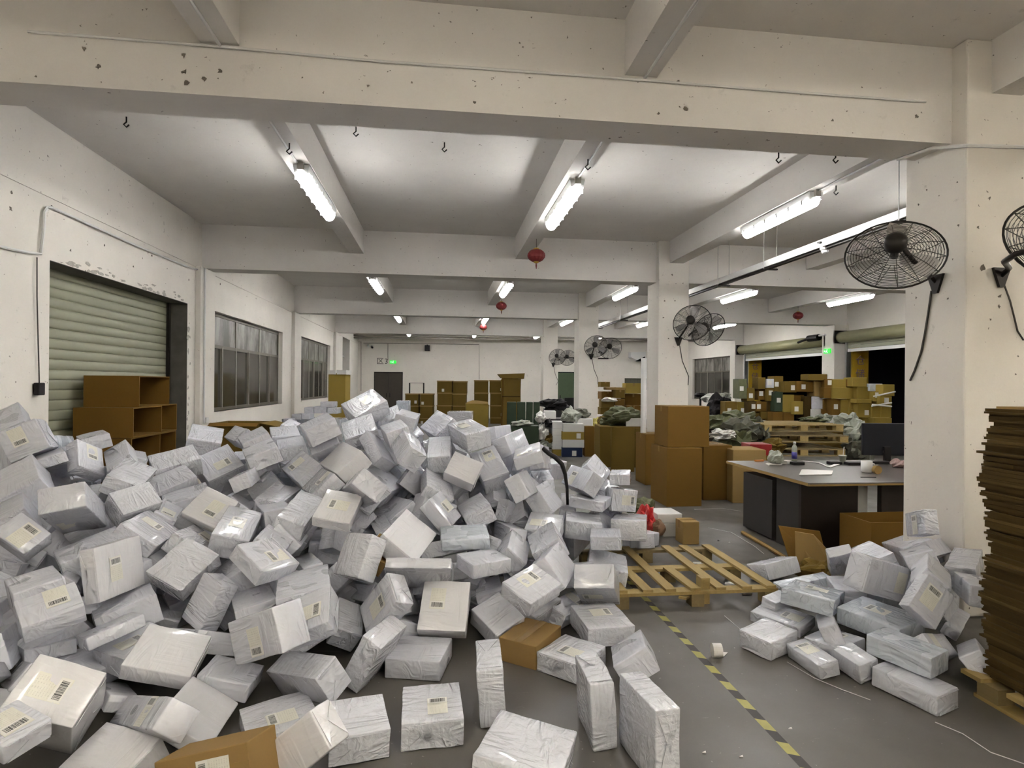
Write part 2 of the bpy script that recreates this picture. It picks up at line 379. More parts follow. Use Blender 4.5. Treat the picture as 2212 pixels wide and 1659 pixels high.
# drill holes and torn anchor marks in beam, wall and column
HM = flat('dark_hole', (.15,.13,.11), .9, var=.4, vs=40)
def hole(par, P, n, s):
    n = Vector(n); t = n.orthogonal().normalized(); b = n.cross(t); pts = [P-n*.004+(t*math.cos(g)+b*math.sin(g))*s*random.uniform(.2,.8) for g in (0,.8,1.6,2.4,3.2,4.0,4.8,5.6)]
    link_part('drill_hole', MB().prism(pts, n*.006).mesh('drill_hole', HM), par)
ob = {o.name: o for o in bpy.data.objects}
nb = [o for o in bpy.data.objects if o.name.startswith('cross_beam')]; nb.sort(key=lambda o: min(v.co.y for v in o.data.vertices))
for u, v, s in ((182,105,8),(212,145,9),(78,165,5),(397,120,9),(397,155,10),(475,153,9),(442,170,10),(405,178,12),(1026,222,8),(795,186,6),(1422,246,7),(1482,235,12),(1798,260,5),(1980,252,8),(1468,231,4)):
    hole(nb[1], at_Y(u, v, BY[1]), (0,-1,0), s*3.7/F_PX)
nc = [o for o in bpy.data.objects if o.name.startswith('column')]; nc.sort(key=lambda o: min(v.co.y for v in o.data.vertices))
for u, v, s in ((2137,428,7),(2112,491,7),(2178,494,8),(2125,580,14),(2160,640,9),(2158,662,7),(2140,690,5),(2208,385,5)): hole(nc[1], at_Y(u, v, 3.80), (0,-1,0), s*3.7/F_PX)
for u, v, s in ((1984,442,5),(2068,394,4),(2002,410,4),(1979,643,5),(2047,645,4),(2070,487,4),(2058,560,4)): hole(nc[1], at_X(u, v, 3.80), (-1,0,0), s*4.0/F_PX)
for u, v, s in ((1452,594,4),(1475,612,3),(1436,650,3),(1458,650,3),(1433,686,3),(1444,731,3)): hole(nc[2], at_Y(u, v, 9.84), (0,-1,0), s*10/F_PX)
wl = ob['wall_left']
for u, v, s in ((25,416,5),(23,451,7),(112,447,7),(222,478,4),(152,541,5),(226,530,5),(328,553,9),(288,576,5),(361,580,3),(408,604,5),(424,632,5),(476,614,7),(530,606,4),(553,645,5),(533,640,3),(600,660,3),(570,700,3)): hole(wl, at_X(u, v, XL), (1,0,0), s*6.3/F_PX)

# ---- windows
def window(name, X, rect, side, cols, label):
    y0, y1, z0, z1 = rect; fx = X-.12*side; root = struct(empty(name, (fx,(y0+y1)/2,z0)), label)
    zt = z0+(z1-z0)*.66
    def bar(nm, a, b, c, d, t=.05): return link_part(nm, MB().box((-t/2,a-(y0+y1)/2,c-z0), (t/2,b-(y0+y1)/2,d-z0)).mesh(nm, M['frame_d'] if nm != 'mullion' else M['alu']), root)
    bar('frame', y0, y1, z1-.06, z1); bar('frame', y0, y1, z0, z0+.06); bar('frame', y0, y0+.06, z0, z1); bar('frame', y1-.06, y1, z0, z1); bar('transom', y0, y1, zt-.03, zt+.03)
    n = cols; wd = (y1-y0)/n
    for k in range(n):
        if k: bar('mullion', y0+k*wd-.025, y0+k*wd+.025, z0, z1)
        link_part('pane', MB().box((-.008,y0+k*wd-(y0+y1)/2,zt-z0+.03), (.008,y0+(k+1)*wd-(y0+y1)/2,z1-z0-.05)).mesh('pane', M['glass'][1]), root)
        for h in range(2):
            a = y0+(k+h*.5)*wd; dx = .014 if h else -.014
            link_part('pane', MB().box((-.006+dx,a-(y0+y1)/2,.06), (.006+dx,a+wd*.5-(y0+y1)/2,zt-z0-.03)).mesh('pane', M['glass'][0]), root)
            if h: link_part('sash_bar', MB().box((-.02,a-.02-(y0+y1)/2,.05), (.03,a+.02-(y0+y1)/2,zt-z0)).mesh('sash_bar', M['alu']), root)
    struct(MB().box((X-.30*side,y0,z0-.03), (X+.02*side,y1,z0)).build('window_sill', M['wall']), 'white sill under '+label)
window('window_1', XL, W1, 1, 3, 'aluminium window with whitewashed upper panes, nearer one')
window('window_2', XL, W2, 1, 3, 'aluminium window with whitewashed upper panes, further one')
window('window_3', XR, WR, -1, 3, 'aluminium window beyond the loading doors')
# ---- far doors
d2 = struct(empty('door_2', (-2.49,YF+.06,0)), 'brown steel double door in the end wall')
for s in (-1, 1):
    lf = link_part('door_leaf', MB().box((s*.005,-.02,0), (s*.64,.03,2.16)).mesh('door_leaf', M['brown_door']), d2)
    link_part('handle', MB().box((s*.06,-.07,1.0), (s*.1,-.02,1.2)).mesh('handle', M['black_metal']), lf)
link_part('door_frame', MB().box((-.67,-.05,2.15), (.67,.05,2.2)).box((-.67,-.05,0), (-.63,.05,2.2)).box((.63,-.05,0), (.67,.05,2.2)).mesh('door_frame', M['black_metal']), d2)
d3 = struct(MB().box((5.68,YF+.05,0), (6.56,YF+.1,2.26)).build('door_3', M['green_door']), 'green door in the end wall')
link_part('handle', MB().box((5.76,YF+.0,1.0), (5.82,YF+.05,1.15)).mesh('handle', M['black_metal']), d3)
struct(MB().box((9.05,YF+.1,1.45), (10.25,YF+.14,2.02)).build('window_4', M['grey_bag']), 'grey-green panel in the end wall')
struct(MB().box((4.85,YF+.15,0), (5.12,YF+.2,2.95)).build('trim_5', M['painted_dark']), 'near-black panel painted as the dark of the end-wall slot')  # darkness of the slot is put into the panel colour
struct(MB().box((4.8,YF-.06,2.95), (8.2,YF,3.02)).build('trim_6', M['dark_panel']), 'dark rail above the green door')
# ---- loading doors: rolled-up shutters
for nm, D, lab in (('door_4', DA, 'olive roller door, rolled up, beside the far window'), ('door_5', DB_, 'olive roller door, rolled up, beside the near column')):
    y0, y1 = D[0], D[1]; r = struct(empty(nm, (XR-.25,(y0+y1)/2,D[3])), lab); h = (y1-y0)/2
    link_part('roller_drum', MB().tube([(0,-h-.1,.1),(0,h+.1,.1)], .17, 16).mesh('roller_drum', M['roller'], True), r)
    link_part('end_plate', MB().box((-.2,-h-.16,-.08), (.2,-h-.1,.3)).mesh('end_plate', M['black_metal']), r)
    link_part('end_plate', MB().box((-.2,h+.1,-.08), (.2,h+.16,.3)).mesh('end_plate', M['black_metal']), r)
    for k in range(3):
        link_part('slat', MB().box((.1,-h,-.14-.0-k*.1), (.13,h,-.05-k*.1)).mesh('slat', M['shutter'] if k < 2 else M['white_metal']), r)
    for s in (-1, 1): link_part('guide_rail', MB().box((.06,s*h-.06*s,-D[3]), (.2,s*h,0)).mesh('guide_rail', M['galv']), r)
# motor bracket between the doors
o = thing('door_motor', (XR-.5,16.5,3.2), 'dark geared motor of the roller door, beside white pilaster', 'motor')
link_part('motor_body', MB().tube([(0,0,0),(0,.5,0)], .1, 12).mesh('motor_body', M['black_metal']), o)
link_part('motor_arm', MB().tube([(0,.5,0),(-.1,.9,-.1)], .04, 8).mesh('motor_arm', M['black_metal']), o)
link_part('conduit', MB().tube([(0,-.3,.05),(0,.1,.05)], .03, 8).mesh('conduit', M['white']), o)
# yellow painted posts with lettering in the loading doors
for (y, lab) in ((21.5,'dim yellow jamb board with lettering, far loading door'), (15.75,'bright yellow jamb board with violet lettering, near loading door')):
    o = thing('yellow_post', (XR+.25,y-.03,0), lab, 'post')
    link_part('post', MB().box((-.25,-.03,0), (.27,.03,2.84)).mesh('post', M['yellow_board']), o)
    for k, ch in enumerate('仓储检货'): text_part(ch, .30, M['purple_ink'], o, (.0,-.036,2.36-k*.40), (math.pi/2,0,0))
# near-black sheet painting the night outside
struct(MB().box((16,-2,-.05), (16.2,30,4)).build('wall_outside', M['painted_dark']), 'near-black sheet painted as the night outside the loading doors')
# ---- ceiling light fittings
FX = []
me_h = MB().add([(-.08,-.75,.10),(.08,-.75,.10),(.08,.75,.10),(-.08,.75,.10),(-.065,-.75,.02),(.065,-.75,.02),(.065,.75,.02),(-.065,.75,.02)], [(0,1,2,3),(7,6,5,4),(4,5,1,0),(5,6,2,1),(6,7,3,2),(7,4,0,3)]).mesh('housing', M['white_metal'])
def diff_mesh(mat):
    mb = MB(); ys = [-.76,-.71,.71,.76]; sc = [.5,1,1,.5]; n = 6; vs = []
    for y, s in zip(ys, sc):
        for j in range(n+1):
            g = math.pi*j/n; vs.append((.072*s*math.cos(g), y, .03-.085*s*math.sin(g)))
    fs = [(i*(n+1)+j, i*(n+1)+j+1, (i+1)*(n+1)+j+1, (i+1)*(n+1)+j) for i in range(3) for j in range(n)]
    mb.add(vs, [f[::-1] for f in fs]); return mb.mesh('diffuser', mat, True)
me_d, me_dw = diff_mesh(M['tube']), diff_mesh(M['tube_w'])
me_c = MB().box((-.012,-.014,-.02), (.012,.014,.03)).mesh('clip', M['galv'])
me_b = MB().box((-.03,-.02,.04), (.03,.02,.115)).mesh('end_bracket', M['alu'])
def fitting(x, y, lab, warm=False, clips=True):
    r = thing('ceiling_light', (x,y,3.735), lab, 'light', 'strip lights under the beams')
    link_part('housing', me_h, r); link_part('diffuser', me_dw if warm else me_d, r)
    link_part('end_bracket', me_b, r, (0,-.77,0))
    if clips:
        for k in range(6):
            for s in (-1, 1): link_part('clip', me_c, r, (s*.078,-.62+k*.25,.01))
    return r
rown = ['left', 'middle', 'column', 'second from right', 'right']
for b, (y, nm) in enumerate(((6.7,'nearest'), (12.7,'second'), (18.85,'third'), (24.6,'furthest'))):
    for k, x in enumerate((-1.4,1.4,4.1,6.82,9.62)):
        if b == 0 and k > 2: continue
        fitting(x, y, 'lit white strip light in the %s bay, under the %s beam' % (nm, rown[k]), clips=b < 2)
for k, x in enumerate((-1.4,1.4,4.1,6.82,9.62)):
    fitting(x, .6, 'lit strip light above the viewer under the %s beam' % rown[k], True, False)
    fitting(x, -3.6, 'lit strip light behind the viewer under the %s beam' % rown[k], True, False)
for k, x in enumerate((6.82,9.62)):
    fitting(x, 6.7, 'lit strip light in the nearest bay hidden behind the near column, %s beam' % rown[3+k], False, False)
# cable conduits running along the beams to the fittings
for k, (x, y0, y1) in enumerate(((-1.43,-2,5.9), (1.40,-2,5.9), (4.1,4.3,5.9), (4.1,10.3,11.9))):
    tag(MB().tube([(x,y0,ZL-.012),(x,(y0+y1)/2,ZL-.016),(x,y1,ZL-.012)], .011, 6).build('conduit', M['white']), 'thin white conduit under the %s' % ('left long beam', 'middle long beam', 'column-line beam in the nearest bay', 'column-line beam in the second bay')[k], 'conduit')
P = [at_Y(u, v, BY[1]-.012) for u, v in ((60,68),(340,90),(480,101),(800,131),(1100,152),(1390,173),(1700,198),(2000,220))]
tag(MB().tube(P, .009, 6).build('beam_cable', M['white']), 'white cable running along the near cross beam', 'cable')
P = [Vector((3.79,3.86,3.40)), Vector((3.785,3.83,3.5)), at_Y(2087,312,3.79), at_Y(2212,305,3.79)]
tag(MB().tube([(3.62,4.24,3.51),(3.70,4.0,3.51),(3.79,3.795,3.45),(4.36,3.79,3.47)], .014, 6).build('column_conduit', M['white_metal']), 'pale conduit bending round the top of the near column', 'conduit')
# ================================================================ PARCELS
PARCELS = [
(-3.061,4.727,1.224,0.7023,0.6603,-0.0620,0.2587,0.261,0.239,0.191,'w',1,(-0.016,0.036,3,1,1.00)),
(-3.665,5.486,1.303,0.9041,0.2583,-0.2025,0.2737,0.201,0.410,0.150,'w',1,None),
(-2.707,4.808,1.064,0.7876,0.2529,0.4141,0.3799,0.225,0.261,0.099,'w',1,(0.011,0.047,3,1,1.00)),
(-2.817,5.117,1.184,0.9469,0.0405,-0.1110,0.2991,0.193,0.367,0.110,'w',1,None),
(-3.075,5.051,1.148,0.5139,0.3432,0.5012,0.6057,0.427,0.139,0.153,'u',1,None),
(-2.872,4.686,1.098,0.9434,0.0418,-0.1525,0.2917,0.165,0.374,0.076,'w',1,None),
(-2.802,4.308,0.957,0.9026,0.2567,-0.2135,0.2719,0.246,0.370,0.200,'w',1,None),
(-2.632,3.992,0.811,0.9280,0.1258,-0.2244,0.2695,0.153,0.370,0.189,'w',1,None),
(-2.946,4.879,0.790,0.9442,0.0416,0.2569,0.2019,0.187,0.397,0.153,'w',1,(0.018,-0.066,1,1,1.00)),
(-2.812,4.506,0.788,0.9521,-0.0036,0.1111,0.2850,0.215,0.364,0.073,'u',1,None),
(-2.451,4.412,0.806,0.6009,0.0342,-0.0818,0.7944,0.462,0.141,0.149,'w',1,None),
(-2.113,4.302,0.822,0.8027,0.3782,0.1077,0.4483,0.265,0.195,0.160,'g',1,None),
(-2.529,4.964,1.044,0.9220,0.1880,-0.2567,0.2206,0.181,0.455,0.121,'w',1,None),
(-2.283,4.588,0.950,0.9639,0.0778,0.2341,0.1001,0.230,0.394,0.134,'g',1,None),
(-2.250,5.262,0.962,0.9250,0.2381,-0.0466,0.2924,0.352,0.249,0.165,'g',1,None),
(-2.204,5.753,1.125,0.9731,0.1096,0.1299,0.1554,0.282,0.410,0.147,'g',1,None),
(-1.968,5.512,0.860,0.8846,0.3218,-0.0996,0.3223,0.315,0.334,0.267,'w',1,(0.019,-0.045,0,1,1.00)),
(-2.179,5.033,0.834,0.9050,0.2181,-0.1049,0.3499,0.321,0.249,0.126,'w',1,None),
(-1.982,4.844,0.735,0.9620,0.0975,-0.0999,0.2348,0.327,0.285,0.128,'w',1,None),
(-1.647,4.421,0.752,0.7512,0.3619,-0.1220,0.5384,0.262,0.271,0.075,'p',1,(-0.006,-0.030,2,1,1.00)),
(-2.009,4.522,0.677,0.9538,-0.0055,0.2654,0.1405,0.157,0.404,0.143,'w',1,(0.003,-0.093,3,1,1.00)),
(-1.399,4.196,0.639,0.9809,0.1117,0.1491,0.0559,0.237,0.424,0.157,'w',1,(-0.004,-0.008,1,1,1.00)),
(-1.935,4.122,0.664,0.6489,0.2123,0.2350,0.6918,0.416,0.262,0.104,'g',1,(0.037,0.021,3,1,1.00)),
(-2.444,3.743,0.748,0.7263,0.4441,-0.0481,0.5225,0.165,0.220,0.133,'w',1,(-0.007,-0.017,0,1,1.00)),
(-2.283,3.942,0.868,0.2207,0.9579,0.1452,0.1125,0.234,0.504,0.158,'w',1,(-0.042,-0.039,1,0,1.00)),
(-2.107,3.847,0.585,0.9345,0.0901,-0.1325,0.3178,0.336,0.265,0.201,'w',1,None),
(-1.876,3.611,0.591,0.5911,0.4663,0.4426,0.4871,0.383,0.297,0.085,'p',1,(-0.045,0.003,1,1,1.00)),
(-1.579,3.836,0.512,0.8009,0.3050,-0.1147,0.5024,0.302,0.264,0.112,'g',1,None),
(-1.688,4.195,0.561,0.6671,0.1880,0.2623,0.6715,0.367,0.214,0.131,'g',1,(0.099,-0.026,2,1,1.00)),
(-1.892,3.092,0.546,0.9200,0.2059,-0.0237,0.3327,0.243,0.209,0.099,'w',1,(0.032,0.029,3,1,1.00)),
(-1.610,2.669,0.302,0.9150,0.3436,0.2106,-0.0188,0.271,0.222,0.353,'p',1,(-0.023,0.001,0,1,1.00)),
(-1.576,2.359,0.375,0.8537,0.1000,-0.0172,0.5109,0.158,0.205,0.076,'w',1,(-0.004,0.003,3,1,1.00)),
(-1.332,2.587,0.094,0.8333,0.0992,-0.1616,0.5193,0.218,0.324,0.115,'p',1,None),
(-1.259,2.743,0.185,0.8566,0.2919,-0.2927,-0.3086,0.589,0.130,0.139,'w',1,(0.103,0.000,1,1,0.90)),
(-1.120,2.853,0.122,0.6693,0.1732,0.2396,0.6817,0.424,0.268,0.071,'p',1,None),
(-1.390,3.177,0.261,0.9774,0.1438,0.1519,0.0294,0.321,0.295,0.088,'p',1,None),
(-1.613,3.338,0.235,0.8797,0.0273,-0.0306,0.4737,0.300,0.279,0.110,'w',1,(-0.037,-0.009,0,1,1.00)),
(-1.702,3.265,0.370,0.9213,-0.0512,-0.1159,0.3677,0.261,0.177,0.066,'w',1,None),
(-2.074,3.375,0.242,0.9470,-0.1079,-0.0351,0.3007,0.215,0.312,0.073,'w',1,None),
(-2.188,3.151,0.333,0.4676,0.2476,0.5651,0.6330,0.437,0.178,0.161,'w',1,None),
(-1.788,3.934,0.172,0.9713,-0.0418,0.1862,0.1418,0.265,0.397,0.158,'w',1,None),
(-1.349,3.622,0.373,0.7371,0.5796,-0.0791,-0.3385,0.184,0.277,0.127,'w',1,None),
(-1.788,3.587,0.337,0.9529,0.0250,-0.1265,0.2747,0.301,0.254,0.163,'w',1,None),
(-0.850,2.383,0.176,0.7798,0.6022,-0.1708,0.0021,0.384,0.168,0.197,'b',1,(0.048,0.009,2,1,1.00)),
(-1.606,3.115,0.096,0.9356,-0.1519,0.1576,0.2771,0.133,0.369,0.077,'w',1,None),
(-1.991,2.796,0.364,0.5383,0.1430,0.5279,0.6412,0.363,0.078,0.141,'w',1,None),
(-2.450,3.487,0.369,0.4590,0.3175,0.5506,0.6207,0.388,0.142,0.146,'w',1,None),
(-2.076,3.280,0.579,0.9359,0.0202,-0.0760,0.3435,0.209,0.313,0.147,'w',1,None),
(-2.151,3.654,0.512,0.5157,0.1364,0.3187,0.7835,0.389,0.083,0.096,'w',1,None),
(-0.723,5.749,1.423,0.9153,0.2588,-0.1715,0.2565,0.346,0.299,0.168,'g',1,(0.030,0.017,1,0,1.00)),
(-0.522,5.929,1.314,0.9733,0.1401,-0.1745,0.0504,0.245,0.381,0.112,'g',1,None),
(-0.723,5.391,1.227,0.9681,0.1796,-0.1456,0.0964,0.293,0.388,0.141,'g',1,None),
(-1.027,5.117,1.278,0.9610,0.0769,-0.2054,0.1682,0.258,0.351,0.154,'w',1,None),
(-1.033,5.291,1.163,0.9180,0.3274,-0.1772,0.1364,0.248,0.325,0.097,'w',1,(0.043,-0.027,2,1,1.00)),
(-0.765,4.830,1.023,0.9011,0.1454,-0.3350,0.2338,0.258,0.382,0.154,'p',1,None),
(-0.800,5.185,0.901,0.3415,0.8558,0.1341,-0.3646,0.138,0.374,0.143,'w',1,None),
(-0.541,5.053,1.094,0.8666,0.1881,0.3360,0.3174,0.186,0.365,0.106,'w',1,None),
(-0.261,4.816,1.123,0.8732,0.1985,-0.4437,0.0356,0.173,0.352,0.169,'g',1,None),
(-0.506,5.063,0.810,0.7324,0.2304,0.2230,0.6006,0.471,0.291,0.160,'w',1,None),
(-0.565,4.641,0.809,0.7123,0.2444,0.2237,0.6187,0.390,0.261,0.139,'g',1,None),
(-0.541,4.238,0.922,0.3622,0.7260,-0.5761,-0.0995,0.406,0.220,0.139,'w',1,None),
(-0.689,4.046,0.815,0.9662,0.2382,0.0750,-0.0635,0.250,0.302,0.074,'p',1,(0.002,0.004,2,1,1.00)),
(-0.995,4.270,0.724,0.7127,0.1940,0.0531,0.6720,0.481,0.194,0.153,'g',1,None),
(-0.920,4.713,0.860,0.9051,0.0734,-0.3670,0.2017,0.222,0.387,0.128,'g',1,(0.036,-0.069,2,1,1.00)),
(-1.128,5.022,0.929,0.9000,0.2024,-0.2870,0.2583,0.223,0.362,0.150,'w',1,(-0.007,0.059,2,1,1.00)),
(-1.285,4.797,0.726,0.7456,0.1192,0.0322,0.6548,0.399,0.200,0.154,'w',1,None),
(-1.460,5.138,0.753,0.9211,0.1017,-0.3221,0.1935,0.244,0.384,0.140,'w',1,None),
(-1.770,5.883,0.808,0.5879,0.3739,0.3801,0.6084,0.448,0.156,0.159,'w',1,None),
(-1.476,4.618,0.934,0.5537,0.3607,0.4229,0.6200,0.369,0.111,0.128,'w',1,None),
(-1.599,5.485,0.922,0.9598,0.0905,-0.2049,0.1694,0.235,0.410,0.149,'w',1,None),
(-1.472,5.018,1.076,0.9634,0.0833,-0.1772,0.1829,0.248,0.394,0.135,'w',1,None),
(-1.320,5.359,1.091,0.9851,0.0609,-0.0682,0.1454,0.229,0.421,0.113,'w',1,None),
(-1.477,5.747,1.132,0.9841,0.0783,-0.0156,0.1587,0.246,0.425,0.163,'w',1,None),
(-1.562,6.178,1.177,0.6622,0.1759,0.1370,0.7154,0.442,0.123,0.167,'w',1,None),
(-1.627,5.366,1.150,0.9555,0.0812,-0.2071,0.1938,0.230,0.387,0.140,'w',1,None),
(-1.870,5.738,1.147,0.8774,0.1316,-0.3757,0.2680,0.150,0.399,0.144,'w',1,None),
(-1.566,4.720,0.694,0.6048,0.1718,0.2940,0.7199,0.395,0.178,0.144,'w',1,None),
(-1.230,4.513,0.683,0.9745,-0.0050,-0.0585,0.2165,0.194,0.381,0.149,'w',1,None),
(-1.058,4.178,0.600,0.6330,0.2451,0.3126,0.6645,0.363,0.211,0.146,'w',1,None),
(-1.087,3.894,0.615,0.6687,0.1995,0.1835,0.6924,0.309,0.198,0.140,'w',1,None),
(-0.847,4.494,0.444,0.9955,0.0286,0.0419,0.0795,0.242,0.321,0.157,'w',1,None),
(-0.357,4.843,0.593,0.9326,0.0254,-0.2862,0.2183,0.249,0.438,0.161,'w',1,None),
(-0.281,5.472,0.769,0.7816,0.2813,0.2281,0.5078,0.490,0.264,0.182,'u',1,None),
(-0.314,5.906,1.169,0.6882,0.3187,0.2730,0.5918,0.411,0.182,0.151,'w',1,None),
(-0.390,5.124,1.240,0.9779,0.0782,-0.1524,0.1198,0.193,0.338,0.141,'w',1,None),
(-0.320,5.517,1.326,0.7168,0.1141,0.0680,0.6845,0.427,0.190,0.140,'w',1,None),
(-0.553,5.539,1.128,0.9844,0.0781,0.0885,0.1309,0.137,0.381,0.141,'w',1,None),
(-0.234,4.087,0.585,0.7368,0.3088,0.1477,0.5831,0.471,0.290,0.127,'p',1,None),
(-0.417,4.438,0.569,0.9612,0.0155,-0.2530,0.1088,0.122,0.440,0.119,'w',1,None),
(-0.414,4.051,0.504,0.7364,0.2374,0.1184,0.6224,0.333,0.163,0.105,'b',1,None),
(0.018,5.771,1.219,0.9078,0.1509,-0.3576,0.1588,0.249,0.394,0.214,'w',1,None),
(0.250,5.180,1.222,0.9745,0.0981,-0.0853,0.1827,0.231,0.420,0.160,'g',1,(-0.024,0.051,1,1,1.00)),
(0.532,5.543,1.193,0.6581,0.5452,0.3419,0.3910,0.426,0.157,0.154,'w',1,None),
(0.648,5.371,1.125,0.7012,0.5015,0.2468,0.4426,0.439,0.180,0.150,'w',1,None),
(0.734,4.805,1.082,0.9839,0.0101,-0.1589,-0.0812,0.230,0.507,0.098,'w',1,(-0.018,-0.137,0,1,1.00)),
(0.186,4.831,0.949,0.7412,0.3892,-0.1897,0.5130,0.227,0.262,0.124,'p',1,None),
(0.433,5.086,0.928,0.9472,0.2729,-0.1402,0.0936,0.237,0.400,0.163,'w',1,(0.028,0.079,1,1,1.00)),
(-0.005,5.145,1.055,0.9853,0.1614,-0.0512,-0.0225,0.200,0.419,0.159,'g',1,None),
(-0.030,4.814,0.818,0.9577,0.1103,0.2612,0.0497,0.256,0.373,0.102,'g',1,None),
(0.005,4.491,0.690,0.7331,0.3596,0.2014,0.5410,0.249,0.262,0.109,'w',1,(0.035,0.005,2,1,1.00)),
(0.287,4.688,0.640,0.9736,0.0330,-0.2188,0.0564,0.231,0.387,0.145,'w',1,None),
(0.612,5.008,0.545,0.6483,0.5626,0.4678,0.2104,0.423,0.185,0.099,'w',1,None),
(0.740,5.406,0.657,0.6091,0.4095,-0.2791,-0.6191,0.479,0.140,0.195,'u',1,None),
(0.651,4.633,0.855,0.7208,0.3866,0.3086,0.4855,0.364,0.203,0.131,'w',1,None),
(0.944,5.333,0.766,0.9978,0.0438,-0.0450,-0.0222,0.177,0.383,0.143,'g',1,None),
(0.886,4.928,0.679,0.7543,0.3723,0.2474,0.4808,0.384,0.261,0.149,'w',1,None),
(1.188,6.124,0.766,0.5811,0.6413,0.3946,0.3087,0.478,0.180,0.171,'w',1,None),
(1.315,5.281,0.780,0.8753,0.0800,-0.4590,0.1298,0.201,0.401,0.147,'w',1,(-0.020,0.061,0,1,1.00)),
(1.523,5.669,0.794,0.7601,0.3812,0.1593,0.5016,0.417,0.249,0.163,'g',1,None),
(1.756,5.515,0.773,0.6871,0.7028,-0.1483,-0.1098,0.191,0.105,0.277,'g',1,None),
(1.740,5.444,0.571,0.7071,0.7016,0.0875,0.0099,0.266,0.212,0.153,'g',1,(0.039,0.007,0,1,1.00)),
(1.382,5.213,0.603,0.8442,0.0243,0.0588,0.5323,0.477,0.298,0.088,'w',1,None),
(1.257,5.295,0.267,0.8976,0.1824,-0.1391,0.3765,0.299,0.149,0.313,'w',1,None),
(1.252,5.006,0.430,0.9920,0.0639,0.0416,-0.1010,0.310,0.271,0.160,'w',1,None),
(1.764,5.246,0.357,0.8197,-0.0386,0.0472,0.5696,0.619,0.310,0.180,'g',1,None),
(1.368,4.678,0.401,0.9897,-0.0139,-0.0214,-0.1405,0.247,0.314,0.112,'w',1,None),
(1.944,5.533,0.132,0.5800,0.4312,-0.5535,-0.4138,0.461,0.137,0.160,'w',1,None),
(2.096,5.796,0.082,0.6870,0.6607,0.2374,0.1873,0.346,0.136,0.160,'w',1,None),
(0.178,4.240,0.558,0.9952,0.0928,-0.0062,0.0296,0.345,0.251,0.082,'u',1,None),
(0.552,4.653,0.454,0.6160,0.4619,-0.4300,-0.4715,0.442,0.167,0.145,'w',1,None),
(0.534,4.234,0.437,0.9301,0.1110,0.3412,-0.0782,0.184,0.335,0.153,'w',1,None),
(0.838,4.615,0.507,0.9715,0.1553,-0.0082,-0.1790,0.273,0.261,0.144,'w',1,(-0.041,-0.028,0,1,1.00)),
(0.800,4.263,0.479,0.9563,0.0360,-0.2878,-0.0379,0.230,0.375,0.151,'w',1,None),
(0.898,5.227,1.004,0.6491,0.4951,0.4218,0.3944,0.398,0.212,0.138,'w',1,None),
(-0.227,5.812,0.994,0.6117,0.4886,0.3665,0.5028,0.471,0.165,0.156,'g',1,None),
(-1.045,3.641,0.603,0.8402,0.2003,0.1748,0.4727,0.289,0.260,0.102,'w',1,(0.038,-0.031,2,1,1.00)),
(-0.792,3.527,0.482,0.9910,0.0256,-0.0710,0.1109,0.294,0.391,0.066,'w',1,None),
(-0.696,3.213,0.412,0.9521,0.2428,-0.1852,0.0176,0.283,0.251,0.109,'w',1,(0.029,-0.016,0,1,1.00)),
(-0.845,3.012,0.433,0.7103,0.6044,-0.3504,-0.0855,0.372,0.213,0.167,'w',1,(0.007,-0.021,3,1,1.00)),
(-1.094,3.215,0.113,0.7029,0.0713,0.1162,0.6981,0.255,0.269,0.092,'w',1,None),
(-0.674,3.114,0.152,0.9080,0.1817,-0.1801,-0.3317,0.436,0.143,0.173,'w',1,None),
(-0.583,3.701,0.178,0.9407,0.1538,0.2788,0.1174,0.170,0.265,0.136,'w',1,None),
(-0.321,3.572,0.329,0.5782,0.5726,-0.0940,-0.5736,0.220,0.320,0.128,'w',1,(0.010,0.001,1,1,1.00)),
(-0.361,3.335,0.161,0.8062,0.2021,0.1407,0.5380,0.320,0.123,0.297,'g',1,None),
(-0.113,3.452,0.064,0.9916,0.0168,-0.0050,-0.1281,0.325,0.289,0.116,'w',1,None),
(-0.504,4.049,0.244,0.7833,0.3970,-0.2982,-0.3741,0.450,0.134,0.159,'w',1,None),
(-0.507,3.806,0.561,0.7988,0.4511,-0.2458,-0.3131,0.268,0.272,0.130,'g',1,None),
(-0.129,3.768,0.457,0.3353,0.9418,-0.0146,-0.0206,0.406,0.336,0.068,'w',1,None),
(-1.093,3.616,0.325,0.9764,-0.0031,-0.0930,0.1951,0.223,0.369,0.160,'w',1,None),
(-0.761,2.906,0.045,0.9721,0.0322,0.0048,0.2322,0.323,0.280,0.070,'g',1,(0.003,-0.036,2,1,1.00)),
(-0.558,2.453,0.186,0.7396,0.5518,-0.3695,0.1098,0.349,0.169,0.130,'p',1,None),
(-0.372,2.738,0.083,0.9921,0.0407,0.0215,0.1167,0.263,0.271,0.135,'g',1,None),
(-0.031,2.845,0.066,0.9998,0.0064,-0.0050,0.0193,0.286,0.327,0.126,'g',1,(0.025,-0.042,1,1,1.00)),
(-0.883,4.090,0.400,0.9745,-0.0323,-0.1115,0.1921,0.124,0.458,0.140,'w',1,None),
(0.036,3.687,0.254,0.9224,0.3786,-0.0184,-0.0750,0.298,0.320,0.106,'p',1,(-0.046,0.040,3,1,1.00)),
(0.298,3.962,0.451,0.9774,0.0207,0.0032,0.2103,0.290,0.255,0.094,'w',1,None),
(0.362,4.109,0.165,0.9917,-0.0112,-0.1274,-0.0122,0.187,0.338,0.165,'w',1,None),
(0.561,3.529,0.417,0.9175,0.1942,-0.0210,0.3466,0.298,0.238,0.095,'w',1,(0.006,0.035,0,1,1.00)),
(0.376,3.754,0.141,0.9230,0.2321,-0.0628,0.3003,0.240,0.263,0.133,'w',1,None),
(0.567,3.564,0.071,0.8940,0.0015,0.0015,0.4481,0.350,0.255,0.140,'b',1,None),
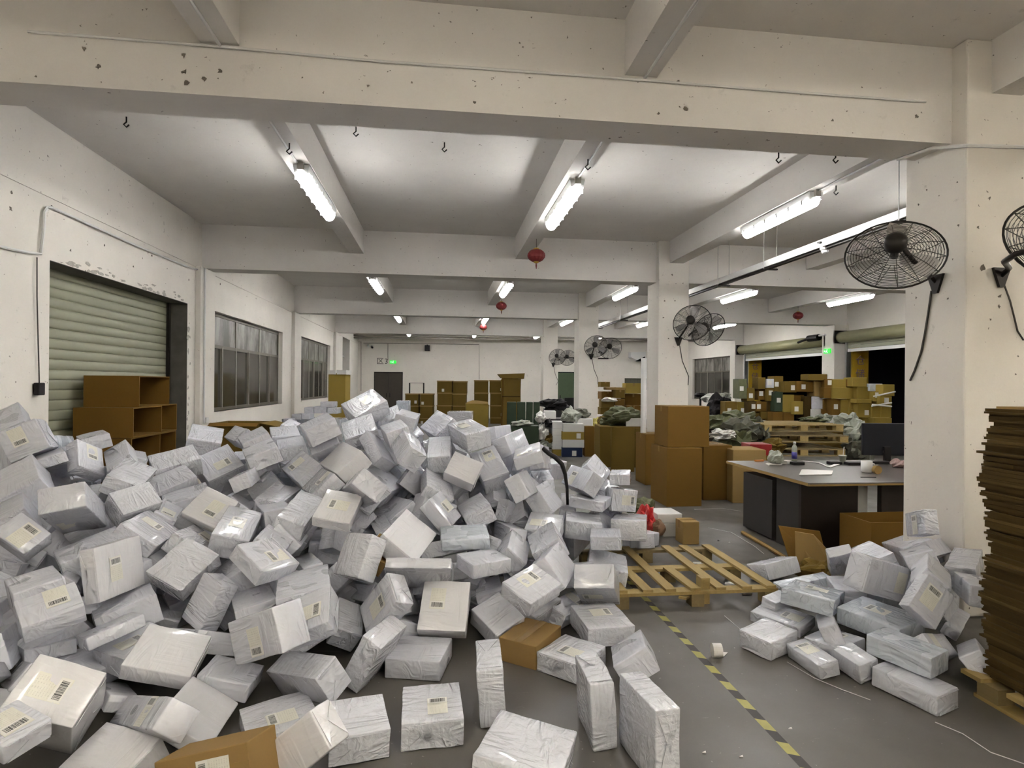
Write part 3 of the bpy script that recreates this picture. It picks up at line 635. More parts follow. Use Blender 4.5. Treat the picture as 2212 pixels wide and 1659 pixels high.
(0.780,3.360,0.059,0.9264,-0.0128,-0.0050,0.3764,0.307,0.288,0.111,'g',1,(-0.037,-0.019,1,1,1.00)),
(1.047,3.667,0.122,0.9980,0.0313,0.0103,0.0548,0.313,0.341,0.123,'g',1,(0.006,0.034,0,1,1.00)),
(0.883,3.984,0.100,0.8928,0.1746,0.1098,0.4004,0.337,0.154,0.114,'w',1,(0.093,0.002,3,1,1.00)),
(1.078,3.877,0.305,0.2992,0.9361,-0.1846,-0.0123,0.265,0.394,0.160,'w',1,(-0.032,0.011,2,1,1.00)),
(1.096,3.162,0.136,0.9511,-0.0975,-0.2755,-0.1002,0.208,0.337,0.139,'w',1,None),
(0.265,2.970,0.150,0.7004,0.7122,-0.0452,0.0126,0.131,0.283,0.330,'g',1,None),
(0.751,2.718,0.163,0.6996,0.7137,-0.0176,0.0282,0.117,0.313,0.286,'g',1,None),
(0.924,2.476,0.167,0.9976,-0.0138,0.0035,0.0675,0.116,0.348,0.323,'g',1,None),
(0.350,2.328,0.125,0.9771,-0.0130,0.0549,-0.2053,0.345,0.357,0.198,'g',1,None),
(0.767,3.850,0.432,0.7542,0.3686,0.2414,0.4868,0.414,0.231,0.140,'w',1,None),
(1.040,4.304,0.238,0.7096,0.5111,0.3586,0.3265,0.383,0.150,0.159,'w',1,None),
(1.365,4.633,0.188,0.9857,0.0149,0.0973,-0.1369,0.317,0.463,0.116,'w',1,None),
(2.083,3.463,0.072,0.9751,0.0205,-0.0317,0.2184,0.274,0.228,0.118,'g',0,None),
(2.391,3.800,0.051,0.9602,0.0238,-0.0504,0.2738,0.230,0.350,0.070,'w',0,(0.002,-0.068,1,1,1.00)),
(2.426,3.929,0.089,0.9760,0.0800,-0.0207,0.2016,0.196,0.113,0.149,'w',0,None),
(2.557,3.709,0.229,0.9237,0.0060,0.0603,0.3783,0.408,0.319,0.103,'u',0,(0.036,-0.016,1,1,1.00)),
(2.822,4.212,0.108,0.9955,0.0283,-0.0877,-0.0202,0.415,0.109,0.139,'u',0,None),
(2.858,4.679,0.113,0.7886,0.6033,0.0214,0.1170,0.346,0.132,0.233,'g',0,None),
(3.110,4.182,0.321,0.3530,0.8978,-0.2518,0.0772,0.171,0.385,0.079,'w',0,None),
(3.383,4.149,0.318,0.9664,-0.0406,-0.2246,-0.1183,0.182,0.378,0.180,'g',0,None),
(3.041,3.874,0.363,0.6660,0.6736,-0.2353,-0.2174,0.080,0.124,0.224,'w',0,None),
(2.954,3.903,0.165,0.9733,-0.0342,-0.0526,-0.2210,0.186,0.386,0.166,'w',0,None),
(2.855,3.486,0.436,0.6855,0.7011,0.1951,-0.0214,0.392,0.227,0.152,'w',0,(0.121,0.008,1,0,1.00)),
(2.848,3.086,0.426,0.7448,0.5471,-0.2330,0.3028,0.243,0.191,0.086,'w',0,(0.013,0.020,0,1,1.00)),
(2.834,3.431,0.173,0.9791,0.0183,-0.0282,0.2007,0.308,0.390,0.113,'u',0,(0.004,0.018,1,1,1.00)),
(2.491,3.434,0.117,0.9414,-0.1264,-0.1834,-0.2533,0.108,0.387,0.148,'w',0,None),
(2.463,3.358,0.059,0.9721,-0.0270,0.0049,0.2328,0.294,0.232,0.100,'w',0,(0.044,0.024,3,1,1.00)),
(2.217,3.217,0.056,0.9960,-0.0040,-0.0872,0.0172,0.130,0.295,0.088,'w',0,(0.000,0.032,1,1,0.90)),
(2.404,3.091,0.080,0.9900,0.0579,-0.1074,0.0710,0.134,0.182,0.116,'w',0,None),
(2.621,2.974,0.189,0.9792,0.0131,-0.0112,0.2024,0.194,0.334,0.112,'u',0,None),
(2.561,2.854,0.059,0.9855,0.0119,-0.0052,0.1691,0.198,0.338,0.109,'w',0,None),
(2.875,3.085,0.138,0.8917,0.3470,0.2190,0.1912,0.361,0.131,0.136,'w',0,(-0.074,0.000,1,0,0.91)),
(3.070,2.980,0.121,0.8885,-0.1939,-0.2670,-0.3188,0.116,0.373,0.138,'w',0,None),
(3.385,3.437,0.128,0.9278,0.1959,0.0327,0.3158,0.361,0.094,0.070,'w',0,None),
(3.043,3.267,0.498,0.8751,0.1777,0.3167,-0.3199,0.164,0.295,0.130,'w',0,None),
(3.588,3.571,0.441,0.9387,-0.0409,-0.0409,0.3399,0.506,0.164,0.147,'g',0,None),
(3.249,3.170,0.444,0.3713,0.2968,-0.6166,-0.6275,0.391,0.125,0.134,'w',0,None),
(3.845,4.327,0.333,0.9475,-0.1399,-0.1888,-0.2167,0.221,0.706,0.182,'w',0,None),
(3.244,3.571,0.502,0.9303,-0.1335,-0.1710,-0.2957,0.176,0.424,0.143,'w',0,None),
(3.459,3.797,0.697,0.4755,0.2967,-0.6385,-0.5275,0.363,0.173,0.084,'g',0,(-0.001,-0.011,1,1,1.00)),
(3.565,3.851,0.475,0.8690,0.3996,0.1738,0.2342,0.410,0.116,0.163,'w',0,None),
(0.954,5.725,0.862,0.9944,0.0510,-0.0658,-0.0650,0.157,0.424,0.159,'w',1,None),
(0.138,5.425,1.029,0.9750,0.0593,0.2035,0.0659,0.119,0.382,0.152,'w',1,None),
(-3.239,5.446,1.073,0.9509,0.0643,0.0543,0.2978,0.144,0.392,0.162,'w',1,None),
(-2.602,5.310,0.975,0.9611,-0.0048,0.1338,0.2416,0.144,0.409,0.155,'w',1,None),
(-1.049,5.673,1.191,0.5760,0.4036,0.4843,0.5204,0.440,0.155,0.157,'w',1,None),
(-1.922,3.006,0.243,0.8359,-0.0071,-0.4230,0.3498,0.122,0.460,0.158,'w',1,None),
(-0.239,3.873,0.219,0.6727,0.3420,0.4949,0.4308,0.416,0.143,0.154,'w',1,None),
(-0.609,4.479,0.137,0.9423,-0.0724,0.3212,-0.0605,0.117,0.413,0.167,'w',1,None),
(-0.066,4.703,0.609,0.8044,0.4945,0.3252,0.0513,0.315,0.289,0.169,'f',1,None),
(-2.709,4.043,0.534,0.2075,-0.0741,-0.8410,-0.4942,0.342,0.211,0.150,'f',1,None),
(-2.989,4.974,1.024,0.9379,-0.3292,-0.1063,0.0246,0.369,0.219,0.144,'f',1,None),
(0.027,4.382,0.440,0.9813,-0.1590,-0.0884,0.0635,0.364,0.307,0.112,'f',1,None),
(3.224,3.694,0.188,0.4771,-0.6553,0.1887,0.5544,0.288,0.250,0.162,'f',0,None),
(-0.987,3.904,0.273,0.7349,0.2690,-0.4309,0.4493,0.349,0.209,0.131,'f',1,None),
(-1.271,3.796,0.345,0.7452,-0.5654,-0.3318,-0.1222,0.344,0.246,0.107,'f',1,None),
(-1.048,4.474,0.541,0.8654,0.1312,-0.4805,0.0555,0.332,0.226,0.128,'f',1,None),
(0.584,5.372,0.928,0.3642,0.3942,-0.4579,-0.7087,0.279,0.253,0.114,'f',1,None),
(0.028,4.209,0.253,0.7683,-0.2148,-0.2790,-0.5345,0.309,0.267,0.131,'f',1,None),
(0.642,4.155,0.305,0.0249,0.9508,0.2809,0.1286,0.280,0.236,0.104,'f',1,None),
(-0.643,4.689,0.546,0.4922,-0.2950,-0.6914,-0.4390,0.295,0.265,0.119,'f',1,None),
(-1.290,3.539,0.162,0.1771,0.8905,0.3900,-0.1536,0.402,0.289,0.115,'f',1,None),
(-2.598,4.305,0.680,0.7019,-0.3434,-0.5576,0.2801,0.296,0.235,0.145,'f',1,None),
(-0.087,3.982,0.337,0.3691,-0.8972,0.1289,-0.2053,0.362,0.217,0.096,'f',1,None),
(-1.901,4.563,0.632,0.9211,0.1217,-0.3589,-0.0893,0.294,0.229,0.113,'f',1,None),
(-1.385,4.005,0.386,0.9268,0.0615,-0.2942,0.2251,0.305,0.294,0.119,'f',1,None),
(-3.614,5.190,1.122,0.4464,-0.2177,-0.4022,0.7691,0.398,0.206,0.190,'f',1,None),
(-0.492,5.324,1.017,0.6127,-0.7547,-0.1365,-0.1910,0.318,0.240,0.106,'f',1,None),
(-1.910,3.892,0.451,0.2019,-0.2740,-0.6940,0.6345,0.289,0.218,0.121,'f',1,None),
(-0.010,5.238,0.953,0.8519,0.1433,0.1887,-0.4671,0.365,0.255,0.122,'f',1,None),
(0.622,4.006,0.154,0.8791,0.1848,0.0711,-0.4336,0.368,0.259,0.146,'f',1,None),
(1.696,5.662,0.529,0.3555,-0.8060,-0.4708,-0.0491,0.321,0.314,0.146,'f',1,None),
(-2.332,4.266,0.616,0.6983,-0.0651,-0.4618,-0.5430,0.393,0.242,0.132,'f',1,None),
(0.442,5.045,0.654,0.4802,0.1652,0.8246,0.2494,0.276,0.250,0.134,'f',1,None),
(0.289,4.296,0.262,0.2511,0.4582,-0.3715,-0.7675,0.352,0.260,0.111,'f',1,None),
(3.342,3.499,0.253,0.3888,-0.0160,-0.7484,-0.5372,0.407,0.315,0.099,'f',0,None),
(-0.782,3.671,0.162,0.6178,-0.2549,-0.0965,0.7376,0.332,0.222,0.162,'f',1,None),
(-3.354,4.975,1.061,0.4774,-0.4477,-0.6131,-0.4425,0.350,0.224,0.113,'f',1,None),
(-0.713,4.014,0.325,0.9184,-0.0789,-0.3762,-0.0939,0.372,0.320,0.140,'f',1,None),
(-2.058,3.599,0.256,0.8092,-0.4058,0.1838,-0.3831,0.363,0.222,0.095,'f',1,None),
(-0.366,4.253,0.324,0.8908,0.2536,0.1094,0.3609,0.274,0.266,0.115,'f',1,None),
(1.181,5.282,0.525,0.5336,-0.5807,-0.3560,0.5014,0.291,0.265,0.142,'f',1,None),
(0.223,5.062,0.779,0.4128,0.7495,0.5037,0.1190,0.406,0.219,0.101,'f',1,None),
(-1.792,3.358,0.168,0.0594,-0.8406,-0.5363,0.0465,0.306,0.271,0.100,'f',1,None),
(-1.947,2.861,0.229,0.9061,-0.2561,0.1703,0.2904,0.296,0.206,0.094,'f',1,None),
(-1.859,4.084,0.472,0.9510,-0.0312,0.2829,-0.1210,0.308,0.209,0.143,'f',1,None),
(-0.216,3.783,0.123,0.2165,0.2324,-0.9464,0.0582,0.349,0.304,0.100,'f',1,None),
(-2.298,3.548,0.301,0.9185,-0.1844,-0.3456,0.0541,0.292,0.204,0.180,'f',1,None),
(-2.066,3.672,0.370,0.7392,-0.0798,-0.0949,-0.6619,0.297,0.250,0.096,'f',1,None),
(-2.600,3.774,0.404,0.9047,0.2491,0.3444,0.0280,0.384,0.202,0.103,'f',1,None),
(0.399,4.526,0.374,0.8335,-0.0409,0.3008,0.4618,0.379,0.263,0.143,'f',1,None),
(3.179,3.891,0.185,0.6123,-0.1853,-0.7335,-0.2296,0.336,0.205,0.126,'f',0,None),
(1.552,5.356,0.341,0.2584,-0.9238,-0.0201,0.2820,0.288,0.242,0.094,'f',1,None)
]
def parcel_mesh(name, D, rng, mat, amp, r):
    h = np.array(D)/2; r = min(r, h.min()*.45); ax = []
    for k in range(3):
        i = h[k]-r; n = max(3, min(8, int(D[k]/.045)))
        ax.append(np.concatenate([[-h[k], -h[k]+.3*r], np.linspace(-i, i, n), [h[k]-.3*r, h[k]]]))
    idx = {}; V = []; Fc = []
    def vid(i, j, k):
        key = (i, j, k)
        if key not in idx: idx[key] = len(V); V.append((ax[0][i], ax[1][j], ax[2][k]))
        return idx[key]
    N = [len(a)-1 for a in ax]
    for d in range(3):
        e, f = [(1,2),(2,0),(0,1)][d]
        for side in (0, N[d]):
            for a in range(N[e]):
                for b in range(N[f]):
                    q = []
                    for (x, y) in ((a,b),(a+1,b),(a+1,b+1),(a,b+1)):
                        t = [0,0,0]; t[d] = side; t[e] = x; t[f] = y; q.append(vid(*t))
                    Fc.append(q if side else q[::-1])
    V = np.array(V); inn = np.clip(V, -(h-r), h-r); dv = V-inn; ln = np.linalg.norm(dv, axis=1, keepdims=True); nn = dv/np.maximum(ln, 1e-9)
    P = inn+nn*np.minimum(ln, r) if False else inn+nn*r*(ln > 0)
    ph = rng.uniform(0, 6.28, (5, 3)); fr = rng.uniform(12, 42, (5, 3)); s = np.zeros(len(P))
    for k in range(5): s += np.sin(P[:,0]*fr[k,0]+ph[k,0]+1.5*np.sin(P[:,1]*fr[k,1]+ph[k,1]))*np.cos(P[:,2]*fr[k,2]+ph[k,2])
    P = P+nn*(s*amp/2.5)[:, None]
    # bulge: slightly pinched corners, soft middle
    bul = rng.uniform(-.003, .004); rel = P/h
    P = P+nn*(bul*(1-np.clip(np.sort(np.abs(rel), axis=1)[:,1], 0, 1)**2))[:, None]
    me = bpy.data.meshes.new(name); me.from_pydata(P.tolist(), [], Fc); me.materials.append(mat)
    me.polygons.foreach_set('use_smooth', [True]*len(Fc)); me.update(); return me
def label_obj(parent, D, lab, seed):
    x, y, axd, bc, s = lab; lw, lh = .095*s, .135*s; g = [-90, 0, 90, 180][axd]; z = D[2]/2+.0035
    me = bpy.data.meshes.new('shipping_label'); n = 4; vs = []; uv = []; fs = []
    for j in range(n+1):
        for i in range(n+1):
            a, b = i/n, j/n; vs.append(((a-.5)*lw, (b-.5)*lh, .0012*math.sin(a*5+seed)*math.cos(b*6+seed*2))); uv.append((a, b))
    for j in range(n):
        for i in range(n): fs.append((j*(n+1)+i, j*(n+1)+i+1, (j+1)*(n+1)+i+1, (j+1)*(n+1)+i))
    me.from_pydata(vs, [], fs); ul = me.uv_layers.new(name='UVMap')
    for l in me.loops: ul.data[l.index].uv = uv[l.vertex_index]
    me.materials.append(M['label'][0]); o = bpy.data.objects.new('shipping_label', me); C.objects.link(o); o.parent = parent
    o.location = (x, y, z); o.rotation_euler = (0, 0, math.radians(g)); o['label'] = 'cream address label' if not bc else 'cream address label with black barcode'
    sm = o.modifiers.new('thick', 'SOLIDIFY'); sm.thickness = .0008
    if bc:
        m2 = bpy.data.meshes.new('barcode'); y0, y1 = lh*.14, lh*.47; x1 = lw*.48
        m2.from_pydata([(-x1,y0,.0022),(x1,y0,.0022),(x1,y1,.0022),(-x1,y1,.0022)], [], [(0,1,2,3)]); u2 = m2.uv_layers.new(name='UVMap')
        for l, c2 in zip(m2.loops, ((0,0),(1,0),(1,1),(0,1))): u2.data[l.index].uv = c2
        m2.materials.append(M['label'][1]); link_part('barcode', m2, o)
info = []
for i, p in enumerate(PARCELS):
    u, v = proj(Vector(p[:3])); info.append([i, u, v, p[11]])
place = {}
for heap, nrow in ((1, 16), (0, 6)):
    it = sorted([q for q in info if q[3] == heap], key=lambda q: q[2]); per = math.ceil(len(it)/nrow)
    for rI in range(0, len(it), per):
        for j, q in enumerate(sorted(it[rI:rI+per], key=lambda q: q[1])): place[q[0]] = (rI//per, j)
for i, p in enumerate(PARCELS):
    rng = np.random.default_rng(100+i); c = Vector(p[:3]); q = Quaternion(p[3:7]); D = p[7:10]; kind = p[10]; heap = p[11]; lab = p[12]
    nz = (q @ Vector((0,0,1))).z; srt = sorted(D)
    shape = 'flat' if srt[0]/srt[1] < .42 else 'long' if srt[2]/srt[1] > 1.6 else 'boxy'
    pose = 'lying flat' if nz > .93 else 'on edge' if nz < .3 else 'tilted'
    row, col = place[i]; where = '%s row, %s from left, %s' % (ORD[row], ORD[col], 'big heap' if heap else 'column pile')
    if kind == 'b':
        r = tag(empty('carton', c), 'plain brown carton among grey parcels, %s' % where, 'carton')
    else:
        ad = {'g':'shiny crinkled', 'u':'bluish', 'p':'smooth pale', 'w':'grey-white', 'f':'half-buried grey'}[kind]
        r = tag(empty('parcel', c), '%s %s parcel %s%s, %s' % (ad, shape, pose, ' with label' if lab else '', where), 'parcel', 'film-wrapped parcels in the big heap' if heap else 'film-wrapped parcels by the column')
    r.rotation_mode = 'QUATERNION'; r.rotation_quaternion = q
    if kind == 'b':
        b = MB().obox((0,0,0), D).build('box_body', M['card_h'], r); bevel(b, .004, 2)
        link_part('tape_strip', MB().box((-D[0]/2-.001,-.024,D[2]/2), (D[0]/2+.001,.024,D[2]/2+.0012)).mesh('tape_strip', M['tape_seal']), r)
    else:
        mk = 'w' if kind == 'f' else kind
        b = bpy.data.objects.new('wrapped_box', parcel_mesh('wrapped_box', D, rng, M['film_'+mk], .0035 if kind == 'g' else .002, rng.uniform(.004,.009))); C.objects.link(b); b.parent = r
        if i % 5 < 3:                                   # gift-wrap style end folds of the film
            k = 0 if D[0] >= D[1] else 1; w_ = D[1-k]; t_ = D[2]
            ex = q @ Vector((1,0,0) if k == 0 else (0,1,0)); s = 1 if ex.dot(CAM-c) > 0 else -1
            for zz in (-1, 1):
                dep = t_*rng.uniform(.4,.75); e = s*(D[k]/2+.003)
                tri = [(-w_*.44, zz*t_*.44), (w_*.44, zz*t_*.44), (rng.uniform(-.15,.15)*w_, zz*(t_*.44-dep))]
                pts = [(e,a,b_) if k == 0 else (a,e,b_) for a, b_ in tri]
                link_part('film_fold', MB().prism(pts, (s*.0025,0,0) if k == 0 else (0,s*.0025,0)).mesh('film_fold', M['film_'+mk]), r)
    if lab: label_obj(r, D, lab, i)
# parcels buried inside the big heap: they only show as dark shapes in its gaps
rng = np.random.default_rng(5); mb = MB(); n = 0
HEAP = [(i, p) for i, p in enumerate(PARCELS) if p[11] == 1 and p[2] > .45]
for i, p in HEAP:
    c = Vector(p[:3])
    for k in range(2):
        away = Vector((c.x, c.y, 0)).normalized()
        q = c+away*(.26+.22*k)+Vector((rng.uniform(-.1,.1), rng.uniform(-.05,.1), -.30-.28*k))
        if q.z < .15 or q.x < -3.55 or q.x > 1.1: continue
        m = Quaternion(rng.normal(size=4)).normalized().to_matrix(); mb.obox(q, (.22,.18,.12), m); n += 1
for k in range(70):                                  # the heap goes on past the left edge of the view
    x = rng.uniform(-3.5,-1.5); y = rng.uniform(.9,4.6); uu, vv = proj(Vector((x,y,.3)))
    top = min(1.25, .25+.42*max(0, y-1.0)); z_ = rng.uniform(.12, max(.14, top))
    if max(proj(Vector((x+a,y+b,z_)))[0] for a in (-.24,.24) for b in (-.24,.24)) > -10 or y < .6: continue
    m = Quaternion(rng.normal(size=4)).normalized().to_matrix(); mb.obox((x,y,z_), (.34,.27,.15), m)
o = mb.build('buried_parcels', M['film_w']); tag(o, 'parcels buried inside the big heap, seen only through gaps', 'parcels', kind='stuff')
# ================================================================ THINGS
def abox(name, a, b, mat, label, cat, group=None, tape=True, bev=.006):
    c = Vector(((a[0]+b[0])/2, (a[1]+b[1])/2, min(a[2], b[2]))); r = thing(name, c, label, cat, group)
    w_, d_, h_ = abs(b[0]-a[0]), abs(b[1]-a[1]), abs(b[2]-a[2])
    bevel(link_part('box_body', MB().box((-w_/2,-d_/2,0), (w_/2,d_/2,h_)).mesh('box_body', mat), r), bev, 2)
    if tape:
        link_part('tape_strip', MB().box((-w_/2-.001,-.025,h_), (w_/2+.001,.025,h_+.0015)).box((-w_/2-.0015,-.025,h_-.08), (-w_/2,.025,h_)).mesh('tape_strip', M['tape_seal']), r)
    return r
def fbox(name, u0, v0, u1, v1, d, dep, mat, label, cat, group=None, yaw=0.0, lab=None, floor=False, tape=False):
    """a box whose front face fills a picture rectangle at true distance d, squared to the viewer plus yaw"""
    A, B = at_d(u0, v1, d), at_d(u1, v0, d); wd = (u1-u0)*d/F_PX; z0, z1 = (0 if floor else A.z), B.z
    mid = (A+B)/2; r = thing(name, (mid.x, mid.y, z0), label, cat, group); r.rotation_euler = (0,0,-math.radians(YAW)+yaw)
    h_ = z1-z0
    bevel(link_part('box_body', MB().box((-wd/2,0,0), (wd/2,dep,h_)).mesh('box_body', mat), r), .008, 1)
    if tape: link_part('tape_strip', MB().box((-.03,-.002,h_*.72), (.03,0,h_)).box((-.03,0,h_), (.03,dep,h_+.002)).mesh('tape_strip', M['tape_seal']), r)
    if lab: link_part('paper_label', MB().box((lab[0]*wd-.05,-.004,lab[1]*h_-.06), (lab[0]*wd+.05,0,lab[1]*h_+.06)).mesh('paper_label', M['white_paper']), r)
    return r
def blob(name, c, rad, mat, label, cat, seed, amp=.22, flatb=True, group=None, kind=None):
    rng = np.random.default_rng(seed); n, k = 22, 13; vs = []; ph = rng.uniform(0, 6.28, (6, 3)); fr = rng.uniform(2, 8, (6, 3))
    for i in range(k+1):
        t = math.pi*i/k
        for j in range(n):
            g = 2*math.pi*j/n; x, y, z = math.sin(t)*math.cos(g), math.sin(t)*math.sin(g), math.cos(t)
            s = 1+amp*sum(math.sin(fr[q,0]*x+ph[q,0])*math.cos(fr[q,1]*y+ph[q,1]+fr[q,2]*z) for q in range(6))/2.4
            z2 = z*s*rad[2]
            if flatb: z2 = max(z2, -rad[2]*.72)
            vs.append((x*s*rad[0], y*s*rad[1], z2))
    fs = [(i*n+j, i*n+(j+1) % n, (i+1)*n+(j+1) % n, (i+1)*n+j) for i in range(k) for j in range(n)]
    o = MB().add(vs, [f[::-1] for f in fs]).build(name, mat, None, False, c); return tag(o, label, cat, group, kind)
# ---- flattened cardboard stack on its pallet, near right
random.seed(11)
rt_ = thing('pallet', (3.5,2.15,0), 'wooden pallet under the tall stack of flattened cartons', 'pallet')
for k in range(6): link_part('deck_board', MB().box((-.62,-.03+(-.66+k*.262),.10), (.62,.09+(-.66+k*.262),.122)).mesh('deck_board', M['wood']), rt_)
for x in (-.55,0,.55):
    for y in (-.6,0,.6): link_part('block', MB().box((x-.05,y-.06,.02), (x+.05,y+.06,.10)).mesh('block', M['wood_d']), rt_)
    link_part('bottom_runner', MB().box((x-.05,-.68,0), (x+.05,.68,.02)).mesh('bottom_runner', M['wood']), rt_)
z = .124; k = 0
while z < 1.57:
    t = random.choice((.011,.013,.016,.02)); dx = random.gauss(0,.008)+.018*math.sin(z*9)+.012*math.sin(z*31); dy = random.gauss(0,.012)
    if random.random() < .05: dx -= .025
    o = MB().box((2.93+dx,1.45+dy,z), (4.0+dx,2.80+dy,z+t)).build('flat_carton', M['card_s'] if k % 7 else M['card_s2'])
    tag(o, 'flattened brown carton, %s from the bottom of the tall right-hand stack' % ORD[k], 'carton', 'flattened cartons in the tall stack'); z += t+.0004; k += 1
TOP = z
o = MB().box((2.96,1.5,TOP), (3.98,2.77,TOP+.012)).build('flat_carton', M['card_l']); tag(o, 'pale flattened carton, topmost of the tall stack at right', 'carton', 'flattened cartons in the tall stack')
# ---- floor marking tape
tp = thing('hazard_tape', (1.61,3.4,0), 'yellow and black striped tape stuck along the floor', 'tape'); y = 1.9; k = 0
while y < 5.6:
    for (m, ln) in ((M['yellow'], .093), (M['tape_k'], .094)):
        link_part('stripe', MB().add([(-.025,y-3.4+.012,.0012),(.025,y-3.4-.012,.0012),(.025,y-3.4-.012+ln,.0012),(-.025,y-3.4+.012+ln,.0012)], [(0,1,2,3)]).mesh('stripe', m), tp); y += ln
# ---- empty pallet beside the heap
pr = thing('pallet', (1.95,4.78,0), 'broken wooden pallet lying beside the big heap', 'pallet')
for k, x in enumerate((1.36,1.56,1.74,1.94,2.14,2.35,2.55)):
    ya, yb = (4.2,5.36) if k not in (0, 3) else (4.2,4.72)
    a = -.02 if k % 2 else .015
    link_part('deck_board', MB().prism([(x-.04-1.95,ya-4.78,.118),(x+.04-1.95,ya-4.78,.118),(x+.04+a-1.95,yb-4.78,.118),(x-.04+a-1.95,yb-4.78,.118)], (0,0,.02)).mesh('deck_board', M['wood']), pr)
for yy in (4.24,4.78,5.32): link_part('stringer_board', MB().box((1.32-1.95,yy-.05-4.78,.094), (2.6-1.95,yy+.05-4.78,.118)).mesh('stringer_board', M['wood_d'] if yy > 5 else M['wood']), pr)
for x in (1.37,1.96,2.55):
    for yy in (4.24,4.78,5.32): link_part('block', MB().box((x-.06-1.95,yy-.05-4.78,.0), (x+.04-1.95,yy+.05-4.78,.094)).mesh('block', M['wood_d']), pr)
link_part('plank', MB().obox((.02,-.42,.05), (.5,.06,.018), Matrix.Rotation(.9,3,'Z') @ Matrix.Rotation(.12,3,'Y')).mesh('plank', M['wood']), pr)
link_part('post', MB().obox((.08,-.5,.1), (.07,.09,.2)).mesh('post', M['wood']), pr)
for k, (u, v) in enumerate(((1505,1218),(1514,1222),(1575,1262),(1612,1280))):
    c = at_z(u, v, .012); tag(MB().prism([(c.x-.05,c.y-.02,.003),(c.x+.03,c.y-.035,.003),(c.x+.055,c.y+.02,.003),(c.x-.02,c.y+.03,.003)], (0,0,.02)).build('paper_scrap', M['white_paper']), 'crumpled white paper scrap by the pallet, %s from the left' % ORD[k], 'paper scrap', 'scraps by the pallet')
# ---- tape roll and strapping on the floor
c = at_z(1548,1420,0); r = thing('label_roll', c, 'small white roll standing on the floor beside the striped tape', 'roll')
mm = Matrix.Rotation(math.radians(80),3,'Z') @ Matrix.Rotation(math.pi/2,3,'X')
link_part('roll', MB().lathe([(.018,-.028),(.042,-.028),(.042,.028),(.018,.028)], 20, (0,0,.043), mm).mesh('roll', M['white_paper']), r)
link_part('paper_tail', MB().prism([(.01,.0,.002),(.05,.0,.002),(.1,.05,.002),(.06,.06,.002)], (0,0,.002)).mesh('paper_tail', M['white_paper']), r)
for k, (pts, lab) in enumerate(((((1565,1330),(1600,1360),(1625,1372),(1660,1400)),'thin pale strap curling from the pallet to the pile'), (((1700,1430),(1760,1465),(1820,1490),(1880,1512)),'thin pale strap lying in front of the pile by the column'), (((1530,1140),(1580,1150),(1630,1180),(1650,1196)),'twisted pale tape strip lying in front of the desk'), (((2020,1560),(2080,1585),(2140,1625),(2212,1650)),'pale string on the floor at lower right'), (((1500,1100),(1560,1098),(1600,1104)),'thin pale strip near the brown cartons'))):
    P = [at_z(u, v, .003) for u, v in pts]; tag(MB().tube(P, .0022, 5).build('plastic_strap', M['white']), lab, 'strap')
c = at_z(1640,1170,0); tag(MB().tube([at_z(1604,1150,.02), at_z(1660,1182,.02), at_z(1700,1207,.02)], .022, 6).build('wooden_pole', M['card_l']), 'olive wooden batten on the floor beside the desk', 'batten')
for k, (u, v) in enumerate(((1706,1574),(1520,1626),(1600,1635),(1552,1168),(1575,1172))):
    c = at_z(u, v, 0); tag(MB().prism([(c.x-.01,c.y-.004,.001),(c.x+.008,c.y-.008,.001),(c.x+.012,c.y+.006,.001)], (0,0,.004)).build('floor_crumb', M['white_paper']), 'tiny white scrap on the floor, %s of five from the near edge' % ORD[k], 'scrap', 'floor scraps')
# ---- desk
dk = thing('desk', (4.5,5.95,0), 'large grey-topped desk with dark panels behind the near column', 'desk')
X0, X1, Y0_, Y1_ = 3.56, 5.7, 5.25, 6.88
def dp(nm, a, b, m, par=dk): return link_part(nm, MB().box((a[0]-4.5,a[1]-5.95,a[2]), (b[0]-4.5,b[1]-5.95,b[2])).mesh(nm, m), par)
bevel(dp('table_top', (X0,Y0_,.71), (X1,Y1_,.74), M['desk_top']), .004, 2)
dp('edge_band', (X0,Y0_-.004,.708), (X1,Y0_-.001,.726), M['card_l']); dp('edge_band', (X0-.004,Y0_,.708), (X0-.001,Y1_,.738), M['card_l'])
dp('pedestal', (3.58,5.9,.02), (3.98,6.5,.66), M['grey_panel']); dp('modesty_panel', (3.60,5.42,.05), (4.22,5.46,.70), M['dark_panel'])
dp('leg_panel', (3.60,5.46,.0), (3.64,5.85,.70), M['grey_panel']); dp('leg_panel', (4.5,5.44,0), (4.95,5.5,.70), M['dark_panel']); dp('leg_panel', (5.62,5.4,0), (5.68,6.8,.71), M['dark_panel'])
dp('hanging_board', (4.24,5.60,.2), (4.47,5.62,.70), M['white_paper'])
def on_desk(u, v): return at_z(u, v, .74)
c = at_Y(1912,990,6.6); mo = thing('monitor', (c.x,6.6,.742), 'black computer monitor seen from behind on the desk', 'monitor'); mo.rotation_euler = (0,0,-.12)
bevel(link_part('screen_panel', MB().box((-.29,-.02,.09), (.29,.02,.49)).mesh('screen_panel', M['screen']), mo), .008, 2)
link_part('neck', MB().box((-.04,-.05,.0), (.04,-.02,.2)).mesh('neck', M['black']), mo); link_part('base', MB().box((-.12,-.1,0), (.12,.08,.012)).mesh('base', M['black']), mo)
link_part('sticker', MB().box((-.04,-.023,.12), (-.01,-.02,.15)).mesh('sticker', M['white_paper']), mo)
c = on_desk(1716,996); bt = thing('water_bottle', c, 'clear plastic bottle with blue label on the desk', 'bottle')
link_part('bottle_body', MB().lathe([(.03,0),(.032,.01),(.032,.16),(.026,.185),(.013,.205),(.013,.215)], 14).mesh('bottle_body', M['clear_bag'], True), bt)
